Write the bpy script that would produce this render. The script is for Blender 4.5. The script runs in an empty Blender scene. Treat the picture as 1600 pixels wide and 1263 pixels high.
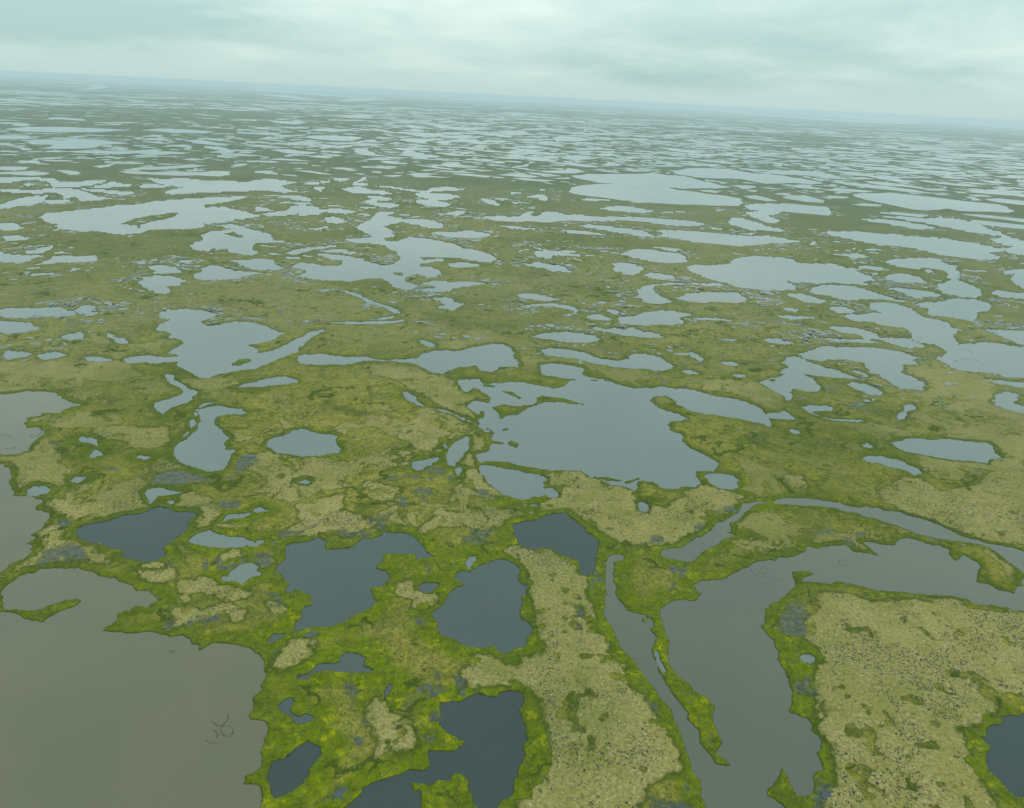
import bpy, math, random
import numpy as np
from mathutils import Matrix, Vector

scene = bpy.context.scene
COL = scene.collection

# ------------------------------------------------------------------ camera
H = 300.0                       # metres above the tundra
W_PX, H_PX, F_PX = 1600.0, 1263.0, 1202.0
PITCH = math.atan(481.0 / F_PX)
ROLL = math.radians(2.8)
cp, sp = math.cos(PITCH), math.sin(PITCH)
FWD = np.array([0.0, cp, -sp])
R0 = np.array([1.0, 0.0, 0.0])
U0 = np.array([0.0, sp, cp])
RIGHT = math.cos(ROLL) * R0 + math.sin(ROLL) * U0
UP = math.cos(ROLL) * U0 - math.sin(ROLL) * R0

cam_data = bpy.data.cameras.new('camera')
cam = bpy.data.objects.new('camera', cam_data)
COL.objects.link(cam)
m = Matrix.Identity(4)
for i in range(3):
    m[i][0], m[i][1], m[i][2] = RIGHT[i], UP[i], -FWD[i]
m[2][3] = H
cam.matrix_world = m
cam_data.sensor_fit = 'HORIZONTAL'
cam_data.sensor_width = 36.0
cam_data.lens = 36.0 * F_PX / W_PX
cam_data.clip_start = 1.0
cam_data.clip_end = 400000.0
scene.camera = cam

# ------------------------------------------------------------------ light
SUN_EL, SUN_AZ = math.radians(36), math.radians(118)      # azimuth from +Y towards +X
world = bpy.data.worlds.new('World')
scene.world = world
world.use_nodes = True


class NT:
    """small helper round a node tree"""
    def __init__(self, tree):
        self.t = tree
        tree.nodes.clear()

    def n(self, kind, **kw):
        nd = self.t.nodes.new(kind)
        for k, v in kw.items():
            if k.startswith('i_'):
                key = k[2:]
                key = int(key) if key.isdigit() else key.replace('_', ' ')
                s = nd.inputs[key]
                if isinstance(v, bpy.types.NodeSocket):
                    self.t.links.new(v, s)
                else:
                    s.default_value = v
            else:
                setattr(nd, k, v)
        return nd

    def math(self, op, a, b=None, c=None, clamp=False):
        nd = self.t.nodes.new('ShaderNodeMath')
        nd.operation = op
        nd.use_clamp = clamp
        for i, v in enumerate((a, b, c)):
            if v is None:
                continue
            if isinstance(v, bpy.types.NodeSocket):
                self.t.links.new(v, nd.inputs[i])
            else:
                nd.inputs[i].default_value = v
        return nd.outputs[0]

    def vmath(self, op, a, b=None):
        nd = self.t.nodes.new('ShaderNodeVectorMath')
        nd.operation = op
        for i, v in enumerate((a, b)):
            if v is None:
                continue
            if isinstance(v, bpy.types.NodeSocket):
                self.t.links.new(v, nd.inputs[i])
            else:
                nd.inputs[i].default_value = v
        return nd.outputs[0]

    def mix(self, f, a, b):
        nd = self.t.nodes.new('ShaderNodeMix')
        nd.data_type = 'RGBA'
        for s, v in ((nd.inputs[0], f), (nd.inputs[6], a), (nd.inputs[7], b)):
            if isinstance(v, bpy.types.NodeSocket):
                self.t.links.new(v, s)
            else:
                s.default_value = v if not isinstance(v, tuple) else (*v, 1.0)
        return nd.outputs[2]

    def step(self, v, lo, hi):
        nd = self.t.nodes.new('ShaderNodeMapRange')
        nd.interpolation_type = 'SMOOTHSTEP'
        for s, x in ((nd.inputs[0], v), (nd.inputs[1], lo), (nd.inputs[2], hi)):
            if isinstance(x, bpy.types.NodeSocket):
                self.t.links.new(x, s)
            else:
                s.default_value = x
        return nd.outputs[0]

    def noise(self, vec, scale, detail=4.0, rough=0.55, dist=0.0):
        nd = self.t.nodes.new('ShaderNodeTexNoise')
        self.t.links.new(vec, nd.inputs['Vector'])
        nd.inputs['Scale'].default_value = scale
        nd.inputs['Detail'].default_value = detail
        nd.inputs['Roughness'].default_value = rough
        nd.inputs['Distortion'].default_value = dist
        return nd.outputs[0]

    def link(self, a, b):
        self.t.links.new(a, b)


w = NT(world.node_tree)
geo = w.n('ShaderNodeTexCoord')
sep = w.n('ShaderNodeSeparateXYZ', i_0=geo.outputs['Generated'])
elev = w.math('MAXIMUM', sep.outputs[2], 0.0)
den = w.math('ADD', elev, 0.16)
# the stratus layer as a level sheet: direction projected on a plane overhead
proj = w.n('ShaderNodeCombineXYZ',
           i_0=w.math('DIVIDE', sep.outputs[0], den), i_1=w.math('DIVIDE', sep.outputs[1], den), i_2=0.0)
off = w.vmath('ADD', proj.outputs[0], (21.5, 3.3, 0.0))
c1 = w.noise(off, 0.55, 7.0, 0.55, 0.25)
c2 = w.noise(off, 1.9, 6.0, 0.6, 0.4)
cl = w.math('ADD', w.math('MULTIPLY', c1, 0.70), w.math('MULTIPLY', c2, 0.30))
cl = w.step(cl, 0.30, 0.70)
# a thin, bright stretch of the layer ahead and long darker rolls in front of and behind it

ps = w.n('ShaderNodeSeparateXYZ', i_0=proj.outputs[0])
wob = w.math('MULTIPLY', w.math('SUBTRACT', w.noise(off, 0.9, 4.0, 0.5), 0.5), 1.6)
yy = w.math('ADD', w.math('ADD', ps.outputs[1], wob), w.math('MULTIPLY', ps.outputs[0], -0.35))
gx = w.math('DIVIDE', w.math('ADD', ps.outputs[0], 0.25), 1.1)
gy = w.math('DIVIDE', w.math('SUBTRACT', yy, 3.7), 1.0)
thin = w.math('EXPONENT', w.math('MULTIPLY', w.math('ADD', w.math('MULTIPLY', gx, gx), w.math('MULTIPLY', gy, gy)), -1.0))
rl = w.math('DIVIDE', w.math('SUBTRACT', yy, 4.95), 0.42)
roll = w.math('EXPONENT', w.math('MULTIPLY', w.math('MULTIPLY', rl, rl), -1.0))
cl = w.math('ADD', w.math('MULTIPLY', cl, 0.78), w.math('MULTIPLY', thin, 0.15))
cl = w.math('SUBTRACT', cl, w.math('MULTIPLY', roll, 0.28))
fade = w.step(elev, 0.004, 0.035)
cl = w.math('ADD', w.math('MULTIPLY', w.math('SUBTRACT', cl, 0.34), fade), 0.34, clamp=True)
cloud = w.mix(cl, (3.75, 5.45, 5.25), (7.0, 8.15, 7.6))
# overcast brightening towards the zenith (CIE overcast sky, softened)
cloud = w.vmath('SCALE', cloud)
zen = w.math('ADD', 1.0, w.math('MULTIPLY', elev, 1.4))
w.link(zen, cloud.node.inputs['Scale'])
sky = w.n('ShaderNodeTexSky', sky_type='NISHITA', sun_disc=False, sun_elevation=SUN_EL, sun_rotation=SUN_AZ,
          altitude=300.0, air_density=1.0, dust_density=2.0)
mixed = w.mix(0.94, sky.outputs[0], cloud)
bg = w.n('ShaderNodeBackground', i_Color=mixed, i_Strength=0.1)
out = w.n('ShaderNodeOutputWorld', i_Surface=bg.outputs[0])

sun_data = bpy.data.lights.new('sun', 'SUN')
sun_data.energy = 1.5
sun_data.angle = math.radians(10)
sun_data.color = (1.0, 0.92, 0.76)
sun = bpy.data.objects.new('sun', sun_data)
COL.objects.link(sun)
sun_dir = Vector((math.sin(SUN_AZ) * math.cos(SUN_EL), math.cos(SUN_AZ) * math.cos(SUN_EL), math.sin(SUN_EL)))
sun.rotation_euler = sun_dir.to_track_quat('Z', 'Y').to_euler()

scene.view_settings.view_transform = 'Standard'
scene.view_settings.look = 'None'
scene.view_settings.gamma = 1.0
scene.view_settings.use_curve_mapping = False
scene.view_settings.exposure = 0.20
HAZE = 5.6e-5
scene.cycles.volume_bounces = 1
scene.cycles.max_bounces = 8
# Outlines read off the photograph at several magnifications; each letter names a tile
# (x origin, y origin, magnification); every outline is projected onto the ground below.
TILES = {'P': (0, 0, 1), 'A': (0, 863, 3.158), 'B': (400, 863, 3.158), 'C': (800, 863, 3.158), 'D': (1100, 863, 3.158),
         'E': (0, 563, 3.158), 'F': (400, 563, 3.158), 'G': (700, 563, 3.158), 'H': (1100, 563, 3.158),
         'I': (0, 400, 4), 'J': (400, 400, 4), 'K': (800, 400, 4), 'L': (1200, 400, 4),
         'M': (0, 240, 4), 'N': (400, 240, 4), 'O': (800, 240, 4), 'Q': (1200, 240, 4),
         'R': (0, 90, 4), 'S': (400, 110, 4), 'T': (800, 120, 4), 'U': (1200, 140, 4)}

# kind letter: t = turbid brown lake, m = medium, d = dark clear pond, n = deeper lake, c = channel
LAKES = '''
t A: 15,270 8,255 5,215 10,195 35,170 50,148 80,125 130,102 160,105 200,85 270,80 320,88 380,78 410,92 450,95 500,120 570,130 600,145 640,155 680,190 730,190 770,215 792,238 745,255 725,272 700,265 660,268 640,295 600,285 575,310 572,345 560,355 520,360 500,392 560,395 650,398 740,398 800,408 840,415 900,410 930,430 945,455 975,465 970,485 990,490 1020,470 1050,448 1130,450 1180,460 1240,485 1280,515 1305,540 1297,580 1310,625 1285,650 1285,690 1250,715 1262,745 1250,780 1222,800 1240,825 1300,832 1325,865 1318,905 1300,920 1310,950 1285,985 1303,1020 1290,1060 1255,1095 1210,1103 1215,1120 1200,1145 1270,1145 1290,1180 1290,1230 1275,1300 1270,1900 -900,1900 -900,330 -100,300 0,300 60,305 100,320 150,330 190,333 205,350 240,320 290,295 350,270 390,258 410,236 370,228 320,238 270,258 230,270 200,288 150,285 100,283 50,280
t E: -500,480 0,510 30,525 62,545 60,575 40,600 60,640 65,672 130,672 180,685 217,690 180,730 230,755 245,772 210,810 195,840 140,862 100,860 130,870 180,875 125,905 160,915 160,938 130,975 60,1005 30,1040 0,1052 -500,1100
t E: -500,150 0,168 60,165 120,155 200,157 290,165 310,185 345,205 400,215 395,225 345,228 310,248 300,260 250,262 205,262 200,275 130,285 125,300 115,312 140,322 125,330 180,335 215,350 200,375 170,395 145,430 145,450 80,465 20,470 0,455 -500,450
m E: 365,390 400,378 460,388 500,402 475,418 420,405 385,405
m E: 445,470 470,442 485,450 500,465 475,480 450,482
m E: 670,478 690,468 735,473 750,485 720,495 690,490
m E: 135,640 170,618 205,620 255,635 235,655 180,668 145,665
m E: 350,595 370,575 430,575 410,600 380,612
m E: 760,210 835,190 900,165 910,150 880,125 840,110 812,78 830,70 858,75 855,95 890,115 930,145 985,155 950,180 945,200 920,215 880,225 835,240 820,270 800,285 780,250 765,235
m E: 855,430 885,405 940,375 965,345 985,310 985,270 970,255 985,240 1020,232 1080,225 1140,235 1195,240 1218,258 1200,270 1140,268 1090,275 1065,285 1055,315 1090,340 1110,360 1125,385 1110,420 1110,440 1165,445 1140,460 1120,505 1095,540 1040,552 990,545 940,530 880,505 860,470
m E: 880,395 925,350 945,310 930,298 965,285 960,245 1000,215 1050,210 985,235 972,262 975,290 960,320 940,355 900,385
m E: 720,655 735,632 780,628 830,640 905,650 870,662 820,672 780,670 755,700 735,710 722,690
m E: 822,695 850,690 860,705 835,712
d E: 380,840 420,815 470,802 530,800 580,775 620,762 700,755 760,728 800,722 840,732 860,750 950,745 958,768 930,785 938,820 915,850 870,870 840,905 805,930 825,968 780,990 730,1000 690,995 650,980 605,965 600,935 545,930 500,910 440,895 400,875
m E: 930,890 985,855 1045,838 1065,860 1110,868 1190,872 1230,890 1290,895 1305,905 1270,915 1200,918 1140,928 1050,928 1000,915 960,905
m E: 1085,795 1130,765 1190,760 1240,745 1280,728 1335,740 1310,750 1250,755 1210,775 1160,782 1110,790
m E: 1090,1070 1140,1045 1180,1010 1230,1000 1280,1020 1275,1040 1290,1055 1230,1080 1195,1105 1160,1090 1100,1090
m F: 50,420 75,385 130,370 180,345 240,342 270,355 310,365 360,362 410,375 390,395 400,415 430,440 410,460 350,468 300,475 240,476 190,470 150,462 110,460 70,440
n F: 85,1040 110,1010 155,975 145,940 140,920 185,900 250,895 310,880 345,890 340,930 400,930 470,920 510,885 580,880 620,865 625,840 670,855 720,850 770,865 810,895 830,920 840,945 885,968 840,975 790,985 800,950 770,962 720,955 660,950 620,960 615,1000 585,1025 640,1045 655,1070 650,1100 610,1125 565,1122 565,1160 580,1185 605,1185 570,1220 500,1255 B: 480,315 430,350 360,370 250,372 210,388 192,372 225,320 230,275 235,265 275,265 290,215 240,200 190,185 180,205 145,195 165,155 135,120 100,100
n F: 800,1120 820,1100 860,1098 905,1105 885,1130 850,1152 815,1140
n B: 980,105 1010,92 1050,95 1090,72 1140,55 1200,35 1240,38 1275,60 1295,95 1285,130 1320,165 1345,165 1330,210 1315,225 1310,265 1295,285 1310,330 1345,350 1370,385 1340,420 1330,460 1300,475 1260,485 1240,500 1200,500 1185,490 1175,462 1130,472 1090,470 1020,462 990,440 950,420 930,418 890,375 885,330 868,305 900,275 935,250 940,215 975,180 1025,158 985,135
d B: 905,740 960,742 1015,745 1060,712 1100,700 1150,718 1190,712 1200,690 1260,685 1315,690 1325,740 1300,790 1320,830 1335,860 1330,900 1345,930 1320,955 1335,1000 1310,1040 1290,1085 1290,1110 1265,1120 1275,1165 1260,1200 1210,1225 1185,1263 1160,1600 1120,1600 1090,1263 1060,1230 1065,1195 1045,1180 1045,1120 1005,1092 980,1095 960,1130 900,1130 860,1155 810,1140 760,1130 770,1170 780,1195 805,1175 815,1210 810,1263 780,1600 100,1600 440,1263 520,1195 530,1165 560,1140 640,1120 700,1100 760,1072 830,1078 860,1055 855,985 900,975 980,980 1025,955 1035,915 1010,935 970,900 905,850
d B: 75,1030 140,1015 200,965 260,930 280,945 315,960 318,995 290,1035 265,1065 260,1100 215,1150 160,1195 95,1215 70,1185 55,1110 60,1070
n B: 205,622 260,595 300,555 380,548 410,540 412,510 450,498 500,500 545,520 540,555 575,580 570,598 500,598 430,590 350,585 280,600 250,628
n B: 105,760 130,740 170,725 180,740 165,780 170,800 215,810 250,798 285,815 270,835 210,850 180,835 160,805 130,785
n B: 60,440 90,412 130,410 120,425 80,445
n B: 640,680 655,648 675,655 650,700 632,730
d G: 325,850 330,810 365,795 420,790 490,765 575,755 625,785 650,810 700,850 740,885 740,940 730,1020 715,1050 690,1065 655,1055 650,1020 640,990 560,965 520,930 490,922 430,935 370,920 340,905
c G: 770,985 800,962 830,955 860,965 850,985 825,1000 815,1060 820,1130 850,1190 890,1235 C: 560,270 600,295 660,310 700,345 700,378 665,360 710,420 700,460 690,500 720,570 755,640 790,700 830,750 870,800 870,820 915,880 925,940 965,985 1010,1040 1050,1048 1075,1050 1010,990 1020,970 1040,940 1020,900 985,820 990,760 960,720 900,680 880,650 830,620 780,560 765,510 770,440 745,350 720,290 780,245 830,235 905,240 935,205 900,165 940,140 1040,140 1090,100 1170,78 H: 240,1000 300,985 350,990 370,970 440,970 500,945 510,915 560,925 620,920 690,910 720,925 745,945 790,950 830,955 860,965 830,935 790,900 850,905 950,915 965,875 1000,875 1050,885 1100,905 1160,910 1200,935 1215,970 1240,990 1275,980 1280,965 1320,985 1350,1000 1350,1030 1345,1095 1400,1100 1450,1130 1540,1155 1545,1120 1570,1110 1575,1055 1520,1010 1450,950 1400,920 1300,900 1190,885 1060,860 980,830 860,790 750,755 640,735 560,722 480,715 400,712 330,700 280,705 230,725 190,765 150,790 125,800 130,840 105,850 150,862 100,880 60,905 0,945 G: 1200,995 1130,990 1060,970 1040,940 1100,932 1160,925 1220,880 1290,850 1330,800 1380,790 1430,750 1470,705 H: 260,698 340,695 400,680 450,678 540,685 620,695 700,710 740,725 800,720 860,730 900,745 960,745 1040,770 1130,800 1200,835 1280,870 1400,905 1500,920 1579,942 2000,1050 2000,1330 1579,1240 1540,1237 1490,1217 1410,1205 1400,1212 1330,1202 1300,1187 1220,1162 1100,1157 960,1142 850,1137 800,1127 740,1102 650,1089 620,1102 560,1097 510,1095 500,1102 480,1082 525,1052 500,1042 440,1039 430,1057 450,1097 440,1127 D: 400,205 370,240 320,265 305,280 312,310 290,370 310,400 350,435 360,470 370,500 362,530 400,580 410,640 435,680 440,740 420,790 460,800 510,820 530,850 525,880 560,910 580,925 580,975 545,990 575,1030 590,1075 545,1085 530,1100 545,1150 540,1190 510,1205 460,1205 430,1150 400,1085 385,1070 370,1110 320,1165 305,1200 350,1215 400,1263 500,1700 C: 1020,1700 965,1263 930,1180 930,1130 890,1080 870,1000 850,930 800,830 790,780 740,720 700,660 650,600 620,560 550,480 510,410 490,360 455,325 450,270 465,200 465,120 455,40
m C: 700,480 720,485 730,530 765,590 740,600 715,550
d D: 2000,780 1700,800 1550,812 1460,800 1465,845 1395,860 1385,905 1360,915 1410,965 1400,985 1390,1040 1410,1080 1480,1150 1540,1200 1600,1215 2000,1330
m D: 480,505 520,498 552,520 530,550 490,545 470,520
m G: 55,100 90,92 150,95 175,130 240,130 190,118 230,110 330,105 430,120 490,135 545,145 590,110 600,100 680,100 760,100 800,105 860,125 920,140 980,138 1000,145 1060,130 1120,138 1180,140 1260,160 1330,178 1400,185 1470,205 1520,225 1570,265 H: 330,255 370,260 395,250 430,265 440,290 400,292 330,290 325,325 270,310 200,295 130,285 60,270 0,265 G: 1200,255 1130,215 1080,178 1010,178 1000,200 1020,225 1060,245 1130,260 1185,290 1140,300 1100,300 1090,320 1110,350 1150,360 1155,400 1200,440 1260,465 1335,505 1310,545 1220,548 1240,580 1245,605 1220,630 1150,620 1140,635 1070,635 1010,605 940,600 925,645 860,625 800,620 740,585 700,580 660,545 590,548 520,545 440,530 350,520 290,500 200,500 160,505 140,465 190,455 220,410 300,415 340,430 345,410 310,400 290,410 215,395 220,350 190,335 150,310 150,290 175,285 180,255 165,245 150,275 100,235 105,215 130,200 205,210 200,180 150,140 120,135 90,155 60,135
m G: 155,520 180,515 250,530 320,535 380,555 470,570 500,590 475,605 480,628 520,630 545,655 545,675 510,682 480,662 470,672 420,675 375,695 330,680 270,660 230,635 180,600 180,570 160,555
m G: 1250,570 1280,560 1350,560 1410,570 1435,590 1430,625 1390,638 1330,630 1290,605
m F: 940,470 960,430 980,400 1045,378 1048,440 1020,465 1000,500 985,528 950,520 940,500
m F: 770,505 830,490 895,475 900,490 870,515 800,545 775,530
m F: 710,150 760,155 790,190 830,228 800,228 760,205 730,180
m F: 870,230 930,245 1000,270 1080,310 1150,345 1160,370 1100,340 1040,300 970,270 900,245
m F: 920,415 940,405 945,430 925,435
m F: 205,602 245,590 270,600 255,612
m F: 0,730 45,732 70,745 40,757 0,757 -20,745
m F: 0,890 30,885 45,900 20,912 -10,915
m F: 1040,1000 1060,970 1080,970 1075,1000 1060,1030 1040,1030
m F: 985,530 1010,525 1020,540 1000,560 1010,590 1000,600 990,560
m F: 1240,715 1330,708 1390,712 1380,722 1300,720
m G: 930,700 960,690 990,720 985,755 950,745
m L: 60,725 130,705 100,675 60,660 120,655 110,635 170,628 230,648 300,680 380,700 480,730 570,770 480,765 400,762 320,755 220,738 290,765 320,810 330,840 270,848 200,835 140,828 155,870 155,905 110,905 90,870 40,850 0,820 -50,790 0,765 60,760 120,740
m L: 190,612 240,605 290,575 370,562 450,572 540,570 620,568 720,580 840,600 900,620 960,638 910,650 940,680 830,675 850,705 830,730 880,745 950,780 990,785 960,820 970,842 880,835 790,815 730,770 680,740 640,735 600,670 520,655 440,648 360,650 340,660 250,650
m L: 520,715 560,718 640,752 620,757 560,740
m L: 485,805 530,790 600,798 670,818 700,850 705,870 640,870 590,850 530,825
m L: 1060,640 1110,612 1100,580 1040,555 960,540 890,515 895,470 850,450 740,435 620,412 570,415 510,400 470,375 550,365 710,355 640,330 620,310 660,290 750,292 850,310 890,330 940,355 960,378 1030,390 1100,410 1155,430 1100,435 1160,450 1245,465 1180,470 1160,500 1185,540 1170,555 1250,550 1340,540 1430,545 1520,560 1900,610 1900,800 1600,765 1500,755 1400,730 1300,725 1200,715 1150,690 1090,665
m L: 1345,770 1400,772 1500,785 1900,805 1900,850 1560,822 1450,802
m L: 1400,900 1430,870 1490,850 1560,865 1570,885 1550,920 1600,940 1900,980 1900,1020 1540,975 1480,955 1420,935
m H: 490,232 520,222 600,222 645,235 620,248 540,250 530,258 560,270 620,285 700,293 790,297 760,303 660,298 580,285 520,262 500,245
m H: 415,342 440,340 480,358 465,368 430,360
m H: 955,285 970,262 1000,225 1020,218 1045,235 1000,262 980,290 960,293
m H: 925,408 980,402 1000,388 1060,385 1130,390 1200,390 1300,402 1400,410 1440,430 1430,450 1470,485 1410,490 1400,510 1350,500 1280,502 1200,490 1120,475 1060,462 1000,450 950,430
m H: 765,490 800,475 860,466 900,475 960,490 1000,510 1060,540 1070,560 1040,570 1000,548 930,535 870,512 810,505
m H: 780,415 810,405 830,425 835,440 790,430
m H: 215,410 245,410 260,420 235,425
m K: 180,590 230,575 300,580 370,590 450,605 510,630 590,650 660,655 730,640 740,615 800,612 880,620 940,640 970,665 1015,690 990,710 930,718 860,710 780,705 700,702 620,690 540,680 460,660 380,640 280,632 200,620
m K: 180,710 185,680 240,670 320,680 400,690 450,700 445,740 480,755 570,772 560,780 480,775 400,770 330,768 260,755 200,745
m K: 135,505 190,485 260,475 350,475 450,483 520,500 550,525 510,543 400,545 300,535 210,520
m K: 665,380 760,378 830,350 920,338 1000,345 1080,355 1140,370 1070,380 1050,390 1080,410 1070,425 1000,432 900,430 850,438 760,432 680,430 670,405
m K: 500,440 540,440 590,462 640,450 700,455 760,450 820,470 900,485 955,505 900,515 830,510 750,500 720,502 640,488 590,475 500,465
m K: 465,385 500,368 560,365 600,385 630,395 600,405 510,400
m K: 600,335 640,335 680,352 640,368 610,360
m K: 80,305 160,300 260,298 350,308 400,325 415,345 400,365 370,375 290,370 370,360 385,345 340,335 250,315 120,315 100,328
m K: 20,240 70,232 150,235 220,255 300,272 230,278 130,272 50,265
m K: 775,220 820,190 870,180 940,178 960,170 1060,167 1200,170 1300,172 1335,185 1250,190 1150,180 1020,178 930,182 890,190 885,210 900,235 940,260 1000,290 930,302 850,298 810,280 785,245
m K: 1028,262 1080,245 1110,232 1200,228 1300,228 1410,232 1460,260 1475,290 1400,295 1300,292 1270,285 1210,295 1130,290 1060,275
m K: 1120,390 1200,385 1300,392 1400,405 1350,410 1250,402 1150,398
m K: 1300,520 1350,517 1410,525 1390,535 1330,533
m K: 1060,725 1100,715 1150,722 1170,740 1100,738
m K: 1385,745 1430,738 1475,750 1460,762 1410,760
m K: 1315,665 1370,660 1420,680 1390,687 1330,678
m K: 1035,570 1065,565 1078,573 1050,580
m K: 1110,605 1150,610 1185,640 1180,660 1150,640 1125,640
m K: 620,40 700,42 780,55 830,85 790,110 760,120 690,118 680,100 640,95 635,65
m K: 825,120 860,105 940,112 1000,120 1025,148 960,152 890,142
m K: 555,180 600,185 650,200 600,200
m K: 40,35 110,50 150,32 220,50 320,62 370,102 300,100 245,98 200,75 90,60
m K: 1085,70 1140,55 1260,58 1360,48 1380,20 1450,5 1560,0 L: 0,5 60,10 120,15 190,45 260,48 400,50 480,65 540,90 600,110 660,135 670,155 590,160 620,180 600,185 500,175 400,170 280,170 160,165 110,150 130,170 170,185 180,210 80,215 0,215 K: 1590,213 1480,205 1390,190 1340,170 1260,155 1190,130 1120,100
m L: 250,215 290,190 370,180 480,185 560,195 640,220 720,245 800,270 865,282 840,290 740,275 660,270 560,270 530,280 440,268 340,245 270,230
m L: 95,238 200,235 280,255 350,275 370,292 310,300 230,290 150,260
m L: 370,320 430,315 500,322 555,345 520,360 440,358 400,340
m L: 80,325 140,322 200,340 170,350 110,342
m L: 60,375 130,370 200,380 290,382 240,392 150,400 90,390
m L: 380,445 480,443 560,450 630,470 690,495 680,520 610,518 560,492 470,480 420,465
m L: 320,512 400,515 500,522 600,522 700,540 650,545 520,540 410,532
m L: 0,515 70,518 160,540 130,555 60,555 0,540 -30,525
m L: 690,515 780,512 870,515 920,535 975,565 900,575 800,560 730,535
m L: 925,305 980,285 1050,290 1130,270 1210,265 1310,275 1370,290 1410,320 1380,340 1300,355 1310,380 1270,410 1210,395 1150,385 1080,380 1010,368 985,348 1015,335
m L: 720,130 760,115 840,112 920,125 1000,165 960,170 880,168 800,165 750,150
m L: 755,205 800,195 870,205 960,215 1040,230 1080,245 1030,258 960,255 960,272 920,262 860,235
m L: 720,35 800,20 900,12 1000,12 1080,20 1110,45 1180,65 1170,85 1200,115 1200,155 1270,180 1320,210 1330,250 1300,265 1200,255 1110,240 1060,205 1065,180 1130,155 1135,130 1110,100 1060,80 980,75 950,82 860,78 780,60
m L: 1385,225 1450,215 1550,230 1900,255 1900,300 1560,270 1440,255
m L: 1450,105 1500,95 1530,85 1600,85 1900,100 1900,235 1600,215 1550,175 1520,140 1540,110 1490,115
m L: 1325,458 1400,458 1500,465 1600,465 1900,480 1900,580 1590,555 1510,525 1440,500 1400,475
m L: 425,45 500,70 560,80 560,65 640,60 720,75 765,90 700,92 620,82 570,88 510,85
m L: 1500,25 1600,45 1800,60 1600,52
m L: 965,90 1000,88 1030,100 1000,108
m L: 1200,85 1300,90 1395,97 1300,98
m I: -300,325 0,335 60,328 160,322 240,325 320,318 400,325 440,345 470,360 420,375 350,382 270,380 210,372 180,390 80,392 0,385 -300,380
m I: 470,335 500,310 550,298 600,315 570,345 610,355 580,372 530,368 490,355
m I: -300,405 0,408 120,410 190,418 250,450 210,470 120,480 80,490 0,485 -300,480
m I: 370,508 420,490 500,468 515,480 515,520 440,530
m I: 650,485 690,480 720,505 770,510 810,535 790,552 740,550 710,525 670,510
m I: 10,625 20,600 60,588 130,598 205,608 180,630 110,640 30,640
m I: 225,625 290,605 350,600 410,620 350,640 290,648 250,645
m I: 535,632 590,628 650,632 710,650 680,662 600,662 545,655
m I: 985,365 1050,335 1150,328 1230,335 1320,350 1350,370 1290,395 1260,415 1300,435 1370,430 1430,410 1520,408 J: 0,420 60,435 130,465 170,485 120,520 60,540 0,552 I: 1525,552 1560,568 J: 0,570 25,605 70,600 130,575 250,520 340,475 410,460 435,468 380,490 320,530 270,580 260,600 180,630 80,675 0,705 I: 1520,715 1400,735 1300,762 1230,765 1215,740 1150,715 1110,690 1115,655 1050,665 980,672 900,665 820,675 785,665 755,655 810,632 890,622 980,628 1110,632 1120,620 1035,608 1080,585 1120,570 1140,545 1110,520 1045,510 1075,490 1040,475 980,460 1000,430 1060,400 1000,385
m I: 905,62 990,55 1070,65 1135,90 1120,108 1040,112 970,110 960,90
m I: 865,165 900,130 980,120 1080,125 1160,155 1130,185 1050,192 1050,235 990,235 930,215 890,190
m I: 1100,35 1150,20 1210,40 1170,50
m I: 1205,115 1270,95 1260,75 1320,60 1380,62 1450,85 1520,95 1600,98 J: 50,110 -70,130 I: 1500,128 1520,142 1420,150 1310,152 1215,145
m J: -150,30 0,18 60,15 130,30 120,45 165,75 130,90 0,88 -70,70
m J: 170,5 270,8 275,20 200,22
m N: 625,455 690,425 740,395 740,375 790,360 865,368 820,390 880,400 960,410 1040,408 1120,420 1165,440 1170,470 1080,465 1020,450 960,440 920,430 850,440 810,455 860,490 860,520 790,530 840,550 900,545 920,530 960,522 1060,530 1150,545 1260,570 1290,590 1380,605 1480,640 1505,660 1460,680 1380,675 1280,655 1190,648 1010,650 1050,664 1150,656 1190,670 1100,680 1030,690 1020,705 1100,710 1150,730 1165,750 1130,772 1060,775 1010,750 950,770 J: 915,150 950,165 1020,185 1000,205 930,215 870,200 830,165 780,140 680,145 590,160 480,155 340,145 265,130 320,100 260,80 215,55 290,42 370,52 440,60 520,60 550,25 480,25 400,0 N: 380,640 400,625 460,630 560,640 660,655 690,675 790,698 850,690 900,660 890,620 860,610 790,575 720,565 600,560 555,535 640,530 720,520 680,495 640,475
m J: 1040,165 1110,152 1190,155 1220,165 1320,158 1460,172 1400,180 1270,195 1240,210 1180,225 1050,222 1040,205 1100,200 1160,205 1060,180
m J: 1095,265 1180,255 1220,262 1240,285 1310,300 1260,315 1240,345 1190,335 1140,320 1190,305 1150,285
m J: 1190,50 1290,38 1390,55 1385,70 1270,75 1210,65
m J: 540,218 600,228 680,260 780,300 870,330 905,355 870,360 810,325 720,300 650,270 600,245
m J: 480,418 580,412 700,408 840,405 920,398 925,408 860,420 740,428 600,425
m J: 690,400 790,388 870,375 860,385 780,403
m J: 250,625 300,618 400,612 500,625 600,630 700,630 760,645 850,650 930,645 1000,635 1060,605 1130,590 1270,595 1340,575 1400,562 1470,550 1550,555 1600,580 K: 10,640 50,670 40,695 -80,695 J: 1480,725 1410,720 1370,685 1310,695 1230,705 1160,738 1080,720 1020,690 960,670 860,660 760,662 680,655 620,668 540,682 460,680 380,682 300,682 270,660
m J: 1020,525 1060,525 1110,550 1120,575 1070,565 1025,545
m I: 1490,815 1550,795 1620,785 J: 60,770 170,755 250,770 260,795 200,802 100,810 0,822 -90,820
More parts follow.
